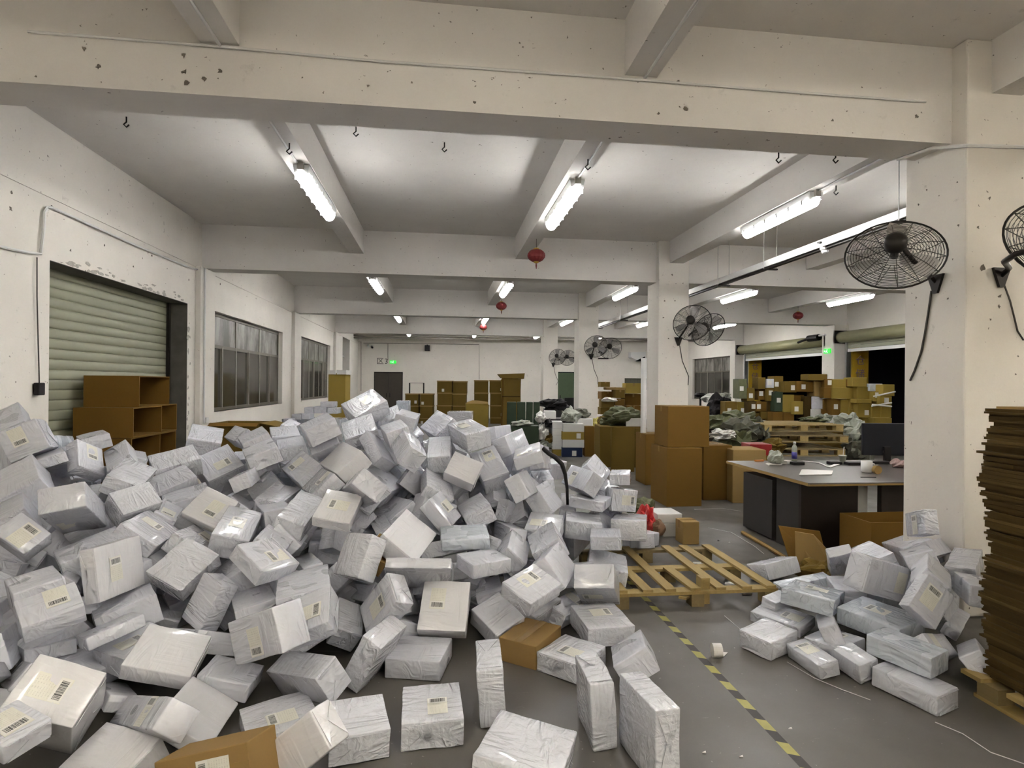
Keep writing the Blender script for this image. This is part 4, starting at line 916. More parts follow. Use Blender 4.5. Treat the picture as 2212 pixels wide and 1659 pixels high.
link_part('bottle_label', MB().lathe([(.0335,.03),(.0335,.115)], 14).mesh('bottle_label', M['blue_bottle'], True), bt); link_part('cap', MB().lathe([(.016,.213),(.017,.24),(.012,.243)], 12).mesh('cap', M['white'], True), bt)
c = on_desk(1820,1000); cp = thing('drink_cup', c, 'pale plastic cup with a straw on the desk', 'cup')
link_part('cup', MB().lathe([(.03,0),(.042,.085),(.048,.09),(.045,.095)], 14).mesh('cup', M['clear_bag'], True), cp); link_part('straw', MB().tube([(0,0,.05),(.02,0,.2)], .005, 6).mesh('straw', M['white']), cp)
c = on_desk(1872,1020); mg = thing('mug', c, 'plain white mug near the desk front edge', 'mug')
link_part('mug_body', MB().lathe([(.05,0),(.056,.01),(.056,.125),(.05,.125),(.048,.02)], 18).mesh('mug_body', M['white'], True), mg); link_part('handle', MB().tube([(.055,0,.03),(.09,0,.04),(.09,0,.09),(.055,0,.1)], .008, 6).mesh('handle', M['white']), mg)
c = on_desk(1894,1024); tr = thing('tape_roll', c, 'roll of clear tape standing beside the white mug', 'tape')
link_part('roll', MB().lathe([(.02,-.022),(.045,-.022),(.045,.022),(.02,.022)], 18, (0,0,.046), Matrix.Rotation(math.pi/2,3,'X')).mesh('roll', M['card_l']), tr); link_part('core', MB().lathe([(.021,-.02),(.021,.02)], 14, (0,0,.046), Matrix.Rotation(math.pi/2,3,'X')).mesh('core', M['white']), tr)
c = on_desk(1672,1004); tag(MB().prism([(c.x-.1,c.y-.06,.742),(c.x+.06,c.y-.05,.742),(c.x+.1,c.y+.06,.742),(c.x-.07,c.y+.07,.742)], (.02,0,.012)).build('paper_sheet', M['white_paper']), 'white crumpled paper under the plastic bag on the desk', 'paper')
blob('plastic_bag', (c.x+.03,c.y+.02,.82), (.09,.08,.085), M['clear_bag'], 'crumpled clear plastic bag standing on the desk', 'bag', 31, .2)
c = on_desk(1722,1004); tag(MB().box((c.x-.07,c.y-.04,.741), (c.x+.07,c.y+.04,.775)).build('card_reader', M['black']), 'small black device beside the bag on the desk', 'device')
c = on_desk(1698,1002); tag(MB().obox((c.x,c.y,.762), (.09,.07,.04), Matrix.Rotation(.5,3,'Z')).build('paper_stack', M['white_paper']), 'small white folded pad between bag and black device', 'paper')
P = [at_z(u, v, .744) for u, v in ((1734,996),(1770,1000),(1790,1010),(1812,1002))]
mb = MB()
for i in range(len(P)-1): mb.prism([P[i]+Vector((0,-.03,0)), P[i+1]+Vector((0,-.03,0)), P[i+1]+Vector((0,.03,0)), P[i]+Vector((0,.03,0))], (0,0,.006))
tag(mb.build('paper_strip', M['white_paper']), 'curling white paper strip lying across the desk', 'paper')
P = [at_z(u, v, .742) for u, v in ((1726,1027),(1732,1015),(1800,1018),(1797,1026))]
tag(MB().prism(P, (0,0,.008)).build('paper_sheet', M['white_paper']), 'flat white sheet near the front edge of the desk', 'paper')
c = on_desk(1640,997); tag(MB().obox((c.x,c.y,.752), (.12,.025,.02), Matrix.Rotation(.15,3,'Z')).build('box_cutter', flat('orange_plastic', (.6,.22,.04), .4)), 'orange box cutter at the far left of the desk', 'cutter')
c = on_desk(1870,1030); tag(MB().obox((c.x-.01,c.y-.05,.744), (.16,.012,.008), Matrix.Rotation(-.1,3,'Z')).build('pen', M['black']), 'dark pen lying in front of the white mug', 'pen')
for k, (u, v, sx, nm, lab) in enumerate(((1802,1003,.07,'tape_dispenser','dark tape dispenser beside the drink cup'), (1848,1004,.12,'keyboard','dark keyboard between cup and mug'), (1900,1002,.12,'scanner','black scanner under the monitor'))):
    c = on_desk(u, v); tag(bevel(MB().box((c.x-sx,c.y-.05,.741), (c.x+sx,c.y+.05,.775)).build(nm, M['black']), .006, 2), lab, nm.replace('_', ' '))
c = on_desk(1940,1010); blob('glove', (c.x,c.y,.78), (.06,.09,.05), flat('pinkish_cloth', (.35,.24,.23), .7, var=.3), 'crumpled pinkish glove at the right of the desk', 'glove', 8, .3)
# ---- open carton and torn cardboard in front of the desk
oc = thing('open_carton', (4.25,5.02,0), 'large open brown carton in front of the desk', 'carton')
def walls(par, w_, d_, h_, m, t=.012, names='side_panel'):
    link_part(names, MB().box((-w_/2,-d_/2,0), (-w_/2+t,d_/2,h_)).mesh(names, m), par); link_part(names, MB().box((w_/2-t,-d_/2,0), (w_/2,d_/2,h_)).mesh(names, m), par)
    link_part(names, MB().box((-w_/2+t,-d_/2,0), (w_/2-t,-d_/2+t,h_)).mesh(names, m), par); link_part(names, MB().box((-w_/2+t,d_/2-t,0), (w_/2-t,d_/2,h_)).mesh(names, m), par)
    link_part('base_panel', MB().box((-w_/2+t,-d_/2+t,.001), (w_/2-t,d_/2-t,t)).mesh('base_panel', m), par)
walls(oc, .74, .42, .45, M['card'])
tc = thing('torn_carton', at_z(1764,1240,0), 'torn crumpled cardboard piece leaning before the desk', 'cardboard')
link_part('flap', MB().prism([(-.2,0,.02),(-.2,.02,.38),(.0,.05,.34),(.22,.1,.14),(.2,.06,.0),(.0,0,-.0)], (.01,.015,0)).mesh('flap', M['card_l']), tc)
link_part('flap', MB().prism([(-.2,.02,0),(.2,.1,0),(.24,.3,.3),(-.18,.3,.36)], (0,.012,.004)).mesh('flap', M['card']), tc)
blob('plastic_wrap', at_z(1760,1236,.07), (.16,.12,.1), M['card_d'], 'crumpled brown wrapping at the foot of the torn cardboard', 'wrapping', 77, .3)
# ---- brown cartons beside the heap (axis-aligned with the hall)
def ycart(u0, u1, vt, vb, Y, dep, mat, label, cat='carton', z0=None, nm='carton', group='brown cartons beside the heap', tape=True):
    a, b = at_Y(u0, vb, Y), at_Y(u1, vt, Y); return abox(nm, (a.x,Y,a.z if z0 is None else z0), (b.x,Y+dep,b.z), mat, label, cat, group, tape)
r1 = ycart(1440,1517,968,1095,at_z(1440,1095).y,.62,M['card'],'big brown carton in front, with the top carton standing on it',z0=0)
zt1 = at_Y(1440,968,at_z(1440,1095).y).z
ycart(1519,1582,962,1081,at_z(1519,1081).y,.6,M['card'],'brown carton right of the front one',z0=0)
ycart(1585,1614,992,1079,at_z(1585,1079).y,.55,M['card_l'],'low carton partly hidden behind the desk',z0=0)
ycart(1394,1440,938,1048,at_z(1394,1048).y,.5,M['card'],'brown carton behind and left of the front one',z0=0)
ycart(1442,1533,878,956,at_z(1440,1095).y+.1,.5,M['card'],'brown carton standing on top of the others',z0=zt1+.002)
bd = ycart(1320,1371,922,1020,at_z(1320,1020).y,.05,M['card_d'],'tall flat brown board leaning left of the cartons',z0=0,nm='cardboard_sheet',tape=False)
ycart(1372,1410,925,938,at_z(1320,1020).y+.06,.03,M['card_d'],'bent flap of cardboard above the left carton',nm='cardboard_sheet',tape=False)
# ---- small boxes behind the pallet
a = at_z(1432,1160); Yw = a.y
wb1 = ycart(1432,1474,1130,1160,Yw,.3,M['white'],'white shoebox, lower one beside the small brown carton','box',z0=0,nm='white_box',group='white boxes by the pallet',tape=False)
zt = at_Y(1432,1130,Yw).z
ycart(1420,1474,1110,1130,Yw-.01,.32,M['white'],'white shoebox with printed lid, upper one beside the small brown carton','box',z0=zt+.002,nm='white_box',group='white boxes by the pallet',tape=False)
ycart(1475,1511,1127,1177,at_z(1475,1177).y,.2,M['card_l'],'small upright brown carton behind the pallet',z0=0)
c = at_z(1403,1165); blob('red_bag', (c.x-.02,c.y+.05,.2), (.07,.16,.16), flat('red_film', (.5,.03,.03), .3, var=.3), 'crumpled red plastic bag beside the white boxes', 'bag', 4, .35)
c = at_z(1418,1165); blob('brown_pouch', (c.x,c.y,.12), (.1,.08,.1), flat('brown_cloth', (.20,.12,.07), .7, var=.3), 'brown cloth pouch under the red bag', 'pouch', 5, .15)
c = at_z(1398,1130); blob('grey_rag', (c.x,c.y+.2,.11), (.16,.12,.15), M['green_bag'], 'olive crumpled bag behind the red bag', 'bag', 6, .3)
# black strap arching out of the heap
P = [at_d(u, v, 5.0) for u, v in ((1172,968),(1186,980),(1200,988),(1214,1003),(1221,1025),(1225,1055),(1226,1090))]
tag(MB().tube(P, [.02,.02,.022,.02,.017,.014,.012], 8).build('black_strap', M['black'], None, True), 'black rubber strap arching out of the heap', 'strap')
# ---- open cartons laid as shelving by the shutter
def cubby(u0, u1, vt, vb, Y, y1, label):
    a, b = at_Y(u0, vb, Y), at_Y(u1, vt, Y); x0, x1, z0, z1 = a.x, b.x, a.z, b.z; L_ = y1-Y
    r = thing('open_carton', (x1,Y,z0), label, 'carton', 'open cartons by the shutter'); w_ = x1-x0; h_ = z1-z0; t = .012
    for nm, p, q in (('side_panel',(-w_,0,0),(0,t,h_)), ('side_panel',(-w_,L_-t,0),(0,L_,h_)), ('base_panel',(-w_,t,0),(0,L_-t,t)), ('top_panel',(-w_,t,h_-t),(0,L_-t,h_)), ('back_panel',(-w_,t,t),(-w_+t,L_-t,h_-t))):
        link_part(nm, MB().box(p, q).mesh(nm, M['card']), r)
    return r
cubby(180,301,812,880,7.15,7.9,'open brown carton on its side, top of the stack by the shutter')
cubby(157,288,881,946,6.95,7.62,'open brown carton on its side, middle left by the shutter')
cubby(279,330,876,938,7.64,8.3,'open brown carton on its side, middle right by the shutter')
cubby(150,284,947,1010,6.95,7.62,'open brown carton on its side, lower left by the shutter')
cubby(277,328,939,1000,7.64,8.3,'open brown carton on its side, lower right by the shutter')
cubby(146,281,1011,1075,6.95,7.62,'open brown carton on its side, bottom of the stack by the shutter')
cubby(275,327,1001,1062,7.64,8.3,'open brown carton on its side, bottom right by the shutter')
# ---- fans
def circ(n, r): return [(r*math.cos(2*math.pi*k/n), r*math.sin(2*math.pi*k/n)) for k in range(n)]
mb = MB()
for r_ in [.09+.02*k for k in range(13)]:
    for s in (-1, 1):
        zz = s*.075*(1-(r_/.345)**2)*1.1; mb.tube([(x,y_,zz) for x, y_ in circ(30, r_)], .0022, 3, True)
for k in range(14):
    g = 2*math.pi*k/14
    for s in (-1, 1): mb.tube([(r_*math.cos(g), r_*math.sin(g), s*.0825*(1-(r_/.345)**2)) for r_ in (.05,.15,.25,.345)], .0028, 4)
me_guard = mb.mesh('wire_guard', M['wire']); me_rim = MB().tube([(x,y_,0) for x, y_ in circ(40,.35)], .008, 6, True).mesh('rim', M['black_metal'], True)
mb = MB()
for k in range(3):
    vs = []; g0 = 2*math.pi*k/3
    for i in range(7):
        r_ = .05+.27*i/6; wd = .2+.28*math.sin(math.pi*min(1,(i+1)/7.5))
        for j in range(4):
            g = g0+(j/3-.5)*wd*1.5; vs.append((r_*math.cos(g), r_*math.sin(g), (j/3-.5)*.07))
    mb.add(vs, [(i*4+j,i*4+j+1,(i+1)*4+j+1,(i+1)*4+j) for i in range(6) for j in range(3)])
me_blade = mb.mesh('blades', M['blade'], True)
me_motor = MB().lathe([(.04,-.20),(.072,-.185),(.08,-.16),(.08,-.10),(.065,-.085),(.03,-.07),(.03,.03)], 18).mesh('motor', M['black_metal'], True)
def fan(c, axis, arm, nrm, label, cord, cordlab, sc=1.0, brs=1.0):
    c = Vector(c); arm = [Vector(p) for p in arm]; r = thing('wall_fan', c, label, 'fan', 'industrial wall fans'); q = Vector((0,0,1)).rotation_difference(Vector(axis).normalized())
    for nm, me in (('wire_guard', me_guard), ('rim', me_rim), ('blades', me_blade), ('motor', me_motor)): link_part(nm, me, r, (0,0,0), q, (sc,)*3)
    link_part('arm', MB().tube([p-c for p in arm], .018*sc, 8).mesh('arm', M['black_metal'], True), r)
    n = Vector(nrm).normalized(); t = n.cross(Vector((0,0,1))).normalized(); b = arm[0]-c; s = .075*brs
    link_part('bracket', MB().prism([b+t*s+Vector((0,0,s*.9)), b-t*s+Vector((0,0,s*.9)), b-t*s*.25-Vector((0,0,s*1.1)), b+t*s*.25-Vector((0,0,s*1.1))], n*.02).mesh('bracket', M['black_metal']), r)
    if cord: tag(MB().tube(cord, .006 if sc > .9 else .008, 5).build('power_cord', M['wire']), cordlab, 'cord', 'power cords of the fans')
c0 = at_d(1932,549,4.1); vr = (c0-CAM).normalized(); vx = vr.cross(Vector((0,0,1))).normalized(); ax0 = vr*.76-vx.cross(vr)*.65-vx*.06; B = at_X(2024,612,3.795); mpos = c0-ax0.normalized()*.15
fan(c0, ax0, [B, B+Vector((-.06,0,.06)), at_d(2000,572,4.05), at_d(1975,566,4.0), mpos+Vector((.03,0,-.03))], (-1,0,0), 'large black wall fan on the left side of the near column', [at_X(u, v, 3.79) for u, v in ((2012,628),(2006,670),(1998,720),(1990,760),(1976,800),(1966,822))], 'black cord hanging from the fan on the near column', .87, .95)
B = at_Y(2160,598,3.795); c1 = at_d(2320,520,3.55)
fan(c1, (.3,.8,-.5), [B, B+Vector((0,-.07,.05)), at_d(2170,565,3.62), at_d(2195,548,3.5), at_d(2235,540,3.42), c1-Vector((.05,.12,-.08))], (0,-1,0), 'black wall fan on the front of the near column, mostly out of view', [at_Y(u, v, 3.785) for u, v in ((2168,612),(2182,650),(2192,690),(2198,715),(2211,735))], 'black cord on the front of the near column', 1.03, .95)
def colfan(Yc, bu, bv, cu, cv, d, su, sv, sd, sax, nm, sc=.95):
    B = at_Y(bu, bv, Yc-.005); c = at_d(cu, cv, d); vr = (c-CAM).normalized(); vx = vr.cross(Vector((0,0,1))).normalized(); ax = vr*.9-vx.cross(vr)*.36+vx*.2; mp = c-ax.normalized()*.14
    fan(c, ax, [B, B+Vector((0,-.06,.06)), (B+mp)/2+Vector((0,-.05,.02)), mp], (0,-1,0), 'black wall fan on the front of the %s column' % nm, [B+Vector((.03,0,-.08)), B+Vector((.08,0,-.35)), B+Vector((.2,0,-.62)), Vector((4.355,Yc-.01,B.z-.78))], 'thin cord below the fan on the %s column' % nm, sc)
    c = at_d(su, sv, sd); B = Vector((4.365,Yc+.25,c.z-.1)); ax = Vector(sax); mp = c-ax.normalized()*.14
    fan(c, ax, [B, B+Vector((.08,0,.0)), (B+mp)/2, mp], (1,0,0), 'black wall fan on the right side of the %s column' % nm, None, '', sc)
colfan(9.84,1465,737,1495,697,9.75,1530,712,10.2,(.78,.45,-.38),'second',.9)
colfan(15.81,1277,770,1287,748,15.7,1318,752,16.1,(.4,.85,-.35),'third',.9)
colfan(21.77,1195,788,1204,771,21.6,1226,773,22.0,(.4,.85,-.35),'furthest',.9)
# ---- red lanterns
for k, (x, y, lab) in enumerate(((1.39,8.53,'red lantern hanging nearest, under the middle beam'), (1.45,14.18,'red lantern in the second bay, under the middle beam'), (1.40,19.64,'dark red lantern in the third bay, under the middle beam'), (9.56,14.6,'red lantern hanging near the loading doors'))):
    r = thing('lantern', (x,y,3.60), lab, 'lantern', 'red lanterns'); mb = MB(); n, kk = 24, 8; vs = []
    for i in range(kk+1):
        t = math.pi*(.08+.84*i/kk)
        for j in range(n): g = 2*math.pi*j/n; rr = .135*math.sin(t)*(1.0 if j % 2 else .93); vs.append((rr*math.cos(g), rr*math.sin(g), .10*math.cos(t)))
    mb.add(vs, [(i*n+j,(i+1)*n+j,(i+1)*n+(j+1) % n,i*n+(j+1) % n) for i in range(kk) for j in range(n)]); link_part('shade', mb.mesh('shade', M['red'], False), r)
    link_part('top_ring', MB().lathe([(.04,.09),(.045,.105),(.02,.115)], 12).mesh('top_ring', M['gold']), r); link_part('bottom_ring', MB().lathe([(.02,-.115),(.045,-.10),(.04,-.09)], 12).mesh('bottom_ring', M['gold']), r)
    link_part('tassel', MB().tube([(0,0,-.11),(0,0,-.15),(0,0,-.2)], [.008,.012,.004], 6).mesh('tassel', M['red']), r); link_part('cord', MB().tube([(0,0,.11),(0,0,.25)], .004, 5).mesh('cord', M['black']), r)
# ---- hooks in the slab and beams
for k, (u, v, z_, lab) in enumerate(((625,326,ZL,'under the left beam, nearest bay'), (1270,360,ZL,'under the middle beam, nearest bay'), (960,322,ZC,'in the slab between the two near lights'), (273,268,ZC,'in the slab near the left wall'), (769,288,ZC,'in the slab right of the left beam'), (1682,345,ZL,'beside the column-line beam'), (1806,415,ZL,'under the column-line beam, furthest'), (1805,345,ZL,'close to the near cross beam'))):
    c = at_z(u, v, z_-.07); tag(MB().tube([(c.x,c.y,z_),(c.x,c.y,z_-.05),(c.x-.025,c.y,z_-.075),(c.x,c.y,z_-.10),(c.x+.025,c.y,z_-.075)], .007, 6).build('ceiling_hook', M['black_metal']), 'small dark hook '+lab, 'hook', 'ceiling hooks')
# ---- hanging cable tray with its rods and dome camera
ty = thing('cable_tray', (4.73,10.5,3.42), 'long suspended white cable tray beside the column line', 'cable tray')
link_part('trough', MB().box((-.06,-8,0), (.06,7.4,.012)).box((-.06,-8,.012), (-.05,7.4,.09)).box((.05,-8,.012), (.06,7.4,.09)).mesh('trough', M['white_metal']), ty)
link_part('rail', MB().box((-.03,-8,-.03), (.03,7.4,0)).mesh('rail', M['black_metal']), ty)  # black strip under the trough paints its shaded underside
for y_ in (-5.1,-2.6,-1.2,1.8,4.2,6.6):
    link_part('cross_bar', MB().box((-.11,y_-.02,-.05), (.11,y_+.02,-.03)).mesh('cross_bar', M['black_metal']), ty)
    for s in (-1, 1): link_part('rod', MB().tube([(s*.1,y_,-.04),(s*.1,y_,.80)], .006, 6).mesh('rod', M['galv']), ty)
cm = thing('dome_camera', at_X(1782,541,4.73)+Vector((0,0,.02)), 'white dome security camera under the cable tray', 'camera')
link_part('housing', MB().lathe([(.055,.07),(.06,.0),(.05,-.02)], 16).mesh('housing', M['white'], True), cm); link_part('lens', MB().lathe([(.045,-.02),(.035,-.05),(.015,-.065)], 14).mesh('lens', M['white_metal'], True), cm)
link_part('mount', MB().box((-.09,-.03,.07), (.09,.03,.085)).mesh('mount', M['black_metal']), cm)
# ---- left wall: conduit, plug on a cable, pilaster conduit
tag(MB().tube([at_X(u, v, XL+.03) for u, v in ((-20,528),(60,545),(88,548),(94,500),(96,458),(102,448),(112,448),(200,488),(300,533),(400,574),(440,586))], .014, 6, False).build('wall_conduit', M['white_metal']), 'pale conduit climbing over the roller shutter', 'conduit')
pc = thing('hanging_switch', at_X(84,838,XL+.03), 'black switch box hanging on a cable left of the shutter', 'switch')
bevel(link_part('switch_box', MB().box((-.02,-.045,-.07), (.03,.045,.05)).mesh('switch_box', M['black']), pc), .006)
tag(MB().tube([at_X(u, v, XL+.025) for u, v in ((80,556),(80,640),(82,720),(84,790),(85,830))], .006, 5).build('hanging_cable', M['wire']), 'thin cable hanging down the wall left of the shutter', 'cable')
tag(MB().tube([(XL+.105,9.86,3.5),(XL+.105,9.86,1.0)], .018, 6).build('pilaster_conduit', M['white_metal']), 'vertical pale conduit on the left wall pilaster', 'conduit')
tag(bevel(MB().box((XL+.09,9.9,1.0), (XL+.13,10.0,1.09)).build('wall_socket', M['white']), .004), 'white socket at the foot of the pilaster conduit', 'socket')
# ---- end-wall fittings
def at_F(u, v): return at_Y(u, v, YF-.02)
def exit_sign(c, rz, lab):
    r = thing('exit_sign', c, lab, 'exit sign'); r.rotation_euler = (0,0,rz); r.scale = (.82,.82,.82)
    link_part('sign_box', MB().box((-.18,-.02,-.085), (.18,.02,.085)).mesh('sign_box', M['exit']), r)
    link_part('running_figure', MB().lathe([(.001,-.004),(.02,0),(.001,.004)], 10, (.015,-.024,.055), Matrix.Rotation(math.pi/2,3,'X')).prism([(-.02,-.022,.03),(.03,-.022,.035),(.015,-.022,-.02),(.06,-.022,-.065),(.035,-.022,-.07),(-.005,-.022,-.03),(-.05,-.022,-.06),(-.065,-.022,-.045),(-.03,-.022,-.015)], (0,-.003,0)).mesh('running_figure', M['exit_w']), r)
    link_part('arrow', MB().prism([(-.15,-.022,0),(-.10,-.022,.04),(-.10,-.022,.015),(-.07,-.022,.015),(-.07,-.022,-.015),(-.10,-.022,-.015),(-.10,-.022,-.04)], (0,-.003,0)).mesh('arrow', M['exit_w']), r)
exit_sign(at_F(849,782), 0, 'green running-man exit sign above the brown double door')
exit_sign(Vector((XR-.47,16.15,at_X(1817,756,XR-.46).z)), -math.pi/2, 'green running-man exit sign on the pilaster between loading doors')
c = at_F(827,780); r = thing('wall_lettering', c, 'faint dark characters stencilled beside the exit sign', 'lettering')
for ch, dx in (('区',-.12), ('3',.16)): text_part(ch, .34, M['grey_panel'], r, (dx,0,-.12), (math.pi/2,0,0), 'character')
c = at_F(923,752); sp = thing('wall_speaker', c, 'small black speaker high on the end wall', 'speaker'); bevel(link_part('cabinet', MB().box((-.12,-.2,-.13), (.12,.02,.13)).mesh('cabinet', M['black']), sp), .01); link_part('bracket', MB().box((-.03,0,.1), (.03,.02,.17)).mesh('bracket', M['black']), sp)
for k, (u, v) in enumerate(((795,747),(803,749))):
    c = at_F(u, v); cc = thing('bullet_camera', c, 'small security camera on the end wall, %s one' % ('left', 'right')[k], 'camera'); link_part('camera_body', MB().tube([(0,0,0),(.05,-.22,-.05)], .05, 10).mesh('camera_body', M['white'] if k == 0 else M['black']), cc); link_part('mount', MB().box((-.04,-.02,.0), (.04,.02,.08)).mesh('mount', M['white']), cc)
for k, (pts, lab) in enumerate(((((757,738),(780,738),(780,845)),'thin conduit at the left of the end wall'), (((785,741),(1035,744),(1035,820)),'thin conduit crossing the end wall'), (((838,742),(838,778)),'thin drop to the exit sign'))):
    tag(MB().tube([at_F(u, v) for u, v in pts], .02, 6).build('wall_conduit', M['alu']), lab, 'conduit')
for k, (v, rr) in enumerate(((727,.05), (732,.035))):
    a = at_Y(757, v-3, 26.4); b = at_Y(1600, v+6, 26.4); tag(MB().tube([a, b], rr, 8).build('ceiling_pipe', M['alu'], None, True), '%s pipe running under the far beam' % ('thicker', 'thinner')[k], 'pipe')
r = thing('vent_hood', at_Y(1378,772,YF-.45), 'white angled vent hood high behind the columns', 'hood'); link_part('hood', MB().prism([(-.35,0,.25),(.4,0,.28),(.4,0,-.2),(.1,0,-.2),(-.35,0,0)], (0,.4,0)).mesh('hood', M['white_metal']), r); link_part('opening', MB().prism([(-.15,-.01,-.19),(.36,-.01,.05),(.36,-.01,-.19)], (0,.01,0)).mesh('opening', M['painted_dark']), r)  # opening is a flat near-black triangle painted as shade
c = at_Y(1390,900,9.7); tag(MB().tube([(c.x,9.7,0), (c.x,9.7,2.15)], .05, 10).build('standing_pipe', M['white_metal'], None, True), 'white vertical pipe beside the second column', 'pipe')
# ================================================================ GOODS IN THE BACKGROUND
random.seed(21)
_fbox = fbox
def fbox(*a, rim=False, **kw):
    r = _fbox(*a, **kw)
    if rim:
        me = r.children[0].data; xs = [v.co.x for v in me.vertices]; zs = [v.co.z for v in me.vertices]; ys = [v.co.y for v in me.vertices]; h = max(zs)
        link_part('lid_edge', MB().box((min(xs)-.012,min(ys)-.012,h*.91), (max(xs)+.012,max(ys)+.012,h+.004)).mesh('lid_edge', M['card_l']), r)
    return r
def stack(u0, u1, vs, d, dep, mat, what, group, lab=None, yaw=0.0):
    """cartons piled one on another; the pile goes on down to the floor behind what hides it"""
    vs = list(vs); hpx = vs[-1]-vs[-2]
    while at_d(u0, vs[-1], d).z > .12: vs.append(vs[-1]+hpx)
    for k in range(len(vs)-1):
        nm = 'top' if k == 0 else ORD[k]+' from top'
        if k: nm = '%s from top' % ORD[k]
        j = random.uniform(-1,1)
        fbox('carton', u0+j, vs[k]+.6, u1+j, vs[k+1], d, dep, mat, 'brown carton, %s, %s' % (nm, what), 'carton', group, yaw+random.uniform(-.03,.03), lab if (k % 2 == 0) else None, floor=at_d(u0, vs[k+1], d).z < .12, rim=True)
G = 'cartons stacked before the end wall'
stack(876,904,(850,876,902),24.0,.55,M['card_d'],'stack right of the double door',G,(.3,.3))
stack(907,934,(850,876,903),24.0,.55,M['card_d'],'stack under the trolley frame',G,(-.3,.2))
stack(944,976,(822,848,875),24.2,.55,M['card_d'],'left stack, first end-wall pair',G,(-.1,.2))
stack(978,1007,(823,850,876),24.2,.55,M['card_d'],'right stack, first end-wall pair',G)
stack(1025,1055,(821,848,875),24.4,.55,M['card_d'],'left stack, second end-wall pair',G)
stack(1058,1087,(821,848,875),24.4,.55,M['card_d'],'right stack, second end-wall pair',G,(.4,.25))
r = thing('hand_trolley', at_d(900,850,24.8), 'black trolley frame rising behind the stacked cartons', 'trolley'); w_ = 30*24.8/F_PX/2
link_part('frame', MB().tube([(-w_,0,-1.2),(-w_,0,.45),(w_,0,.45),(w_,0,-1.2)], .03, 6).mesh('frame', M['black_metal']), r)
link_part('platform', MB().box((-w_,-.4,-1.22), (w_,.05,-1.15)).mesh('platform', M['black_metal']), r)
# large gaylord with torn rim
a = at_d(1031,906,19.0); gy = thing('open_carton', (a.x,a.y+.4,0), 'large open carton with a torn pale rim before the stacks', 'carton'); h_ = at_d(1031,872,19.0).z
walls(gy, 48*19/F_PX, .7, h_, M['card_y'], .015)
link_part('torn_rim', MB().prism([(-.36,-.36,h_),(.36,-.36,h_),(.34,-.34,h_+.06),(.1,-.33,h_+.09),(-.15,-.33,h_+.11),(-.34,-.34,h_+.05)], (0,.02,0)).mesh('torn_rim', M['card_l']), gy)
# bundle of flattened cartons on end
r = thing('cardboard_bundle', (at_d(1104,860,23).x, at_d(1104,860,23).y, 0), 'tall bundle of flattened cartons capped with a wide sheet', 'cardboard bundle')
hz = at_d(1104,806,23).z
for k in range(9): link_part('sheet', MB().obox((random.uniform(-.05,.05),k*.05,hz/2-.1), (.62+random.uniform(-.1,.12),.035,hz-.2+random.uniform(-.15,.05)), Matrix.Rotation(random.uniform(-.05,.05),3,'Y')).mesh('sheet', (M['card_d'], M['card'], M['card_y'])[k % 3]), r)
link_part('cap_sheet', MB().prism([(-.53,-.1,hz-.05),(.53,-.1,hz),(.5,-.1,hz-.22),(-.4,-.1,hz-.2)], (0,.5,0)).mesh('cap_sheet', M['card_d']), r)
link_part('strap', MB().box((-.36,-.03,hz*.55), (.36,-.025,hz*.57)).mesh('strap', M['card_s']), r)
# row of dark green bins
for k, (u0, u1) in enumerate(((1095,1115), (1117,1135), (1137,1151), (1153,1166))):
    fbox('storage_bin', u0, 869, u1, 910, 16.5, .4, M['bin'], 'dark green upright bin, %s in its row left of the white boxes' % ORD[k], 'bin', 'green bins', floor=True)
# grey wrapped packs behind the heap on the left and centre
for k, (u0, v0, u1, v1, d) in enumerate(((629,895,650,907,9.6), (651,893,668,906,9.6), (657,880,676,893,9.8), (678,878,705,893,9.8), (707,881,728,894,9.8), (692,868,719,880,9.8), (612,905,630,918,9.4))):
    fbox('wrapped_pack', u0, v0, u1, v1, d, .3, M['film_w'], 'small grey wrapped pack on the far stack behind the heap, %s from the left' % ORD[(2,3,4,5,6,7,1)[k]-1], 'pack', 'packs behind the heap', random.uniform(-.1,.1))
fbox('wrapped_pack', 608, 906, 735, 1010, 9.7, .5, M['film_u'], 'low grey wrapped block carrying the small packs', 'pack', floor=True)
fbox('wrapped_pack', 856, 866, 881, 890, 14, .4, M['film_u'], 'grey wrapped pack in front of the double door', 'pack', floor=True)
fbox('wrapped_pack', 966, 890, 1019, 912, 12, .5, M['film_g'], 'shiny wrapped pack before the large open carton', 'pack', floor=True)
# tall carton by the far window
r = fbox('carton', 709, 806, 746, 880, 14.5, .45, M['card_y'], 'tall narrow carton with torn white top by the second window', 'carton', floor=True)
hh = at_d(709,806,14.5).z; wv = 37*14.5/F_PX
link_part('white_rim', MB().box((-wv/2-.02,-.02,hh-.03), (-.03,.47,hh+.07)).box((.0,-.02,hh-.03), (wv/2+.02,.47,hh+.08)).mesh('white_rim', M['white_paper']), r)
# low open carton behind the heap at left
r = thing('open_carton', (at_d(525,915,7.4).x, at_d(525,915,7.4).y, 0), 'low open brown carton with folded flaps behind the heap', 'carton'); hh = at_d(525,912,7.4).z; r.rotation_euler = (0,0,-.1)
walls(r, .62, .5, hh, M['card_d']); link_part('flap', MB().prism([(-.3,-.25,hh),(.3,-.25,hh),(.3,-.31,hh-.03),(-.3,-.31,hh-.03)], (0,.01,.006)).mesh('flap', M['card']), r); link_part('flap', MB().prism([(.31,-.25,hh),(.31,.25,hh),(.55,.22,hh-.05),(.55,-.22,hh-.05)], (0,0,.01)).mesh('flap', M['card_d']), r)
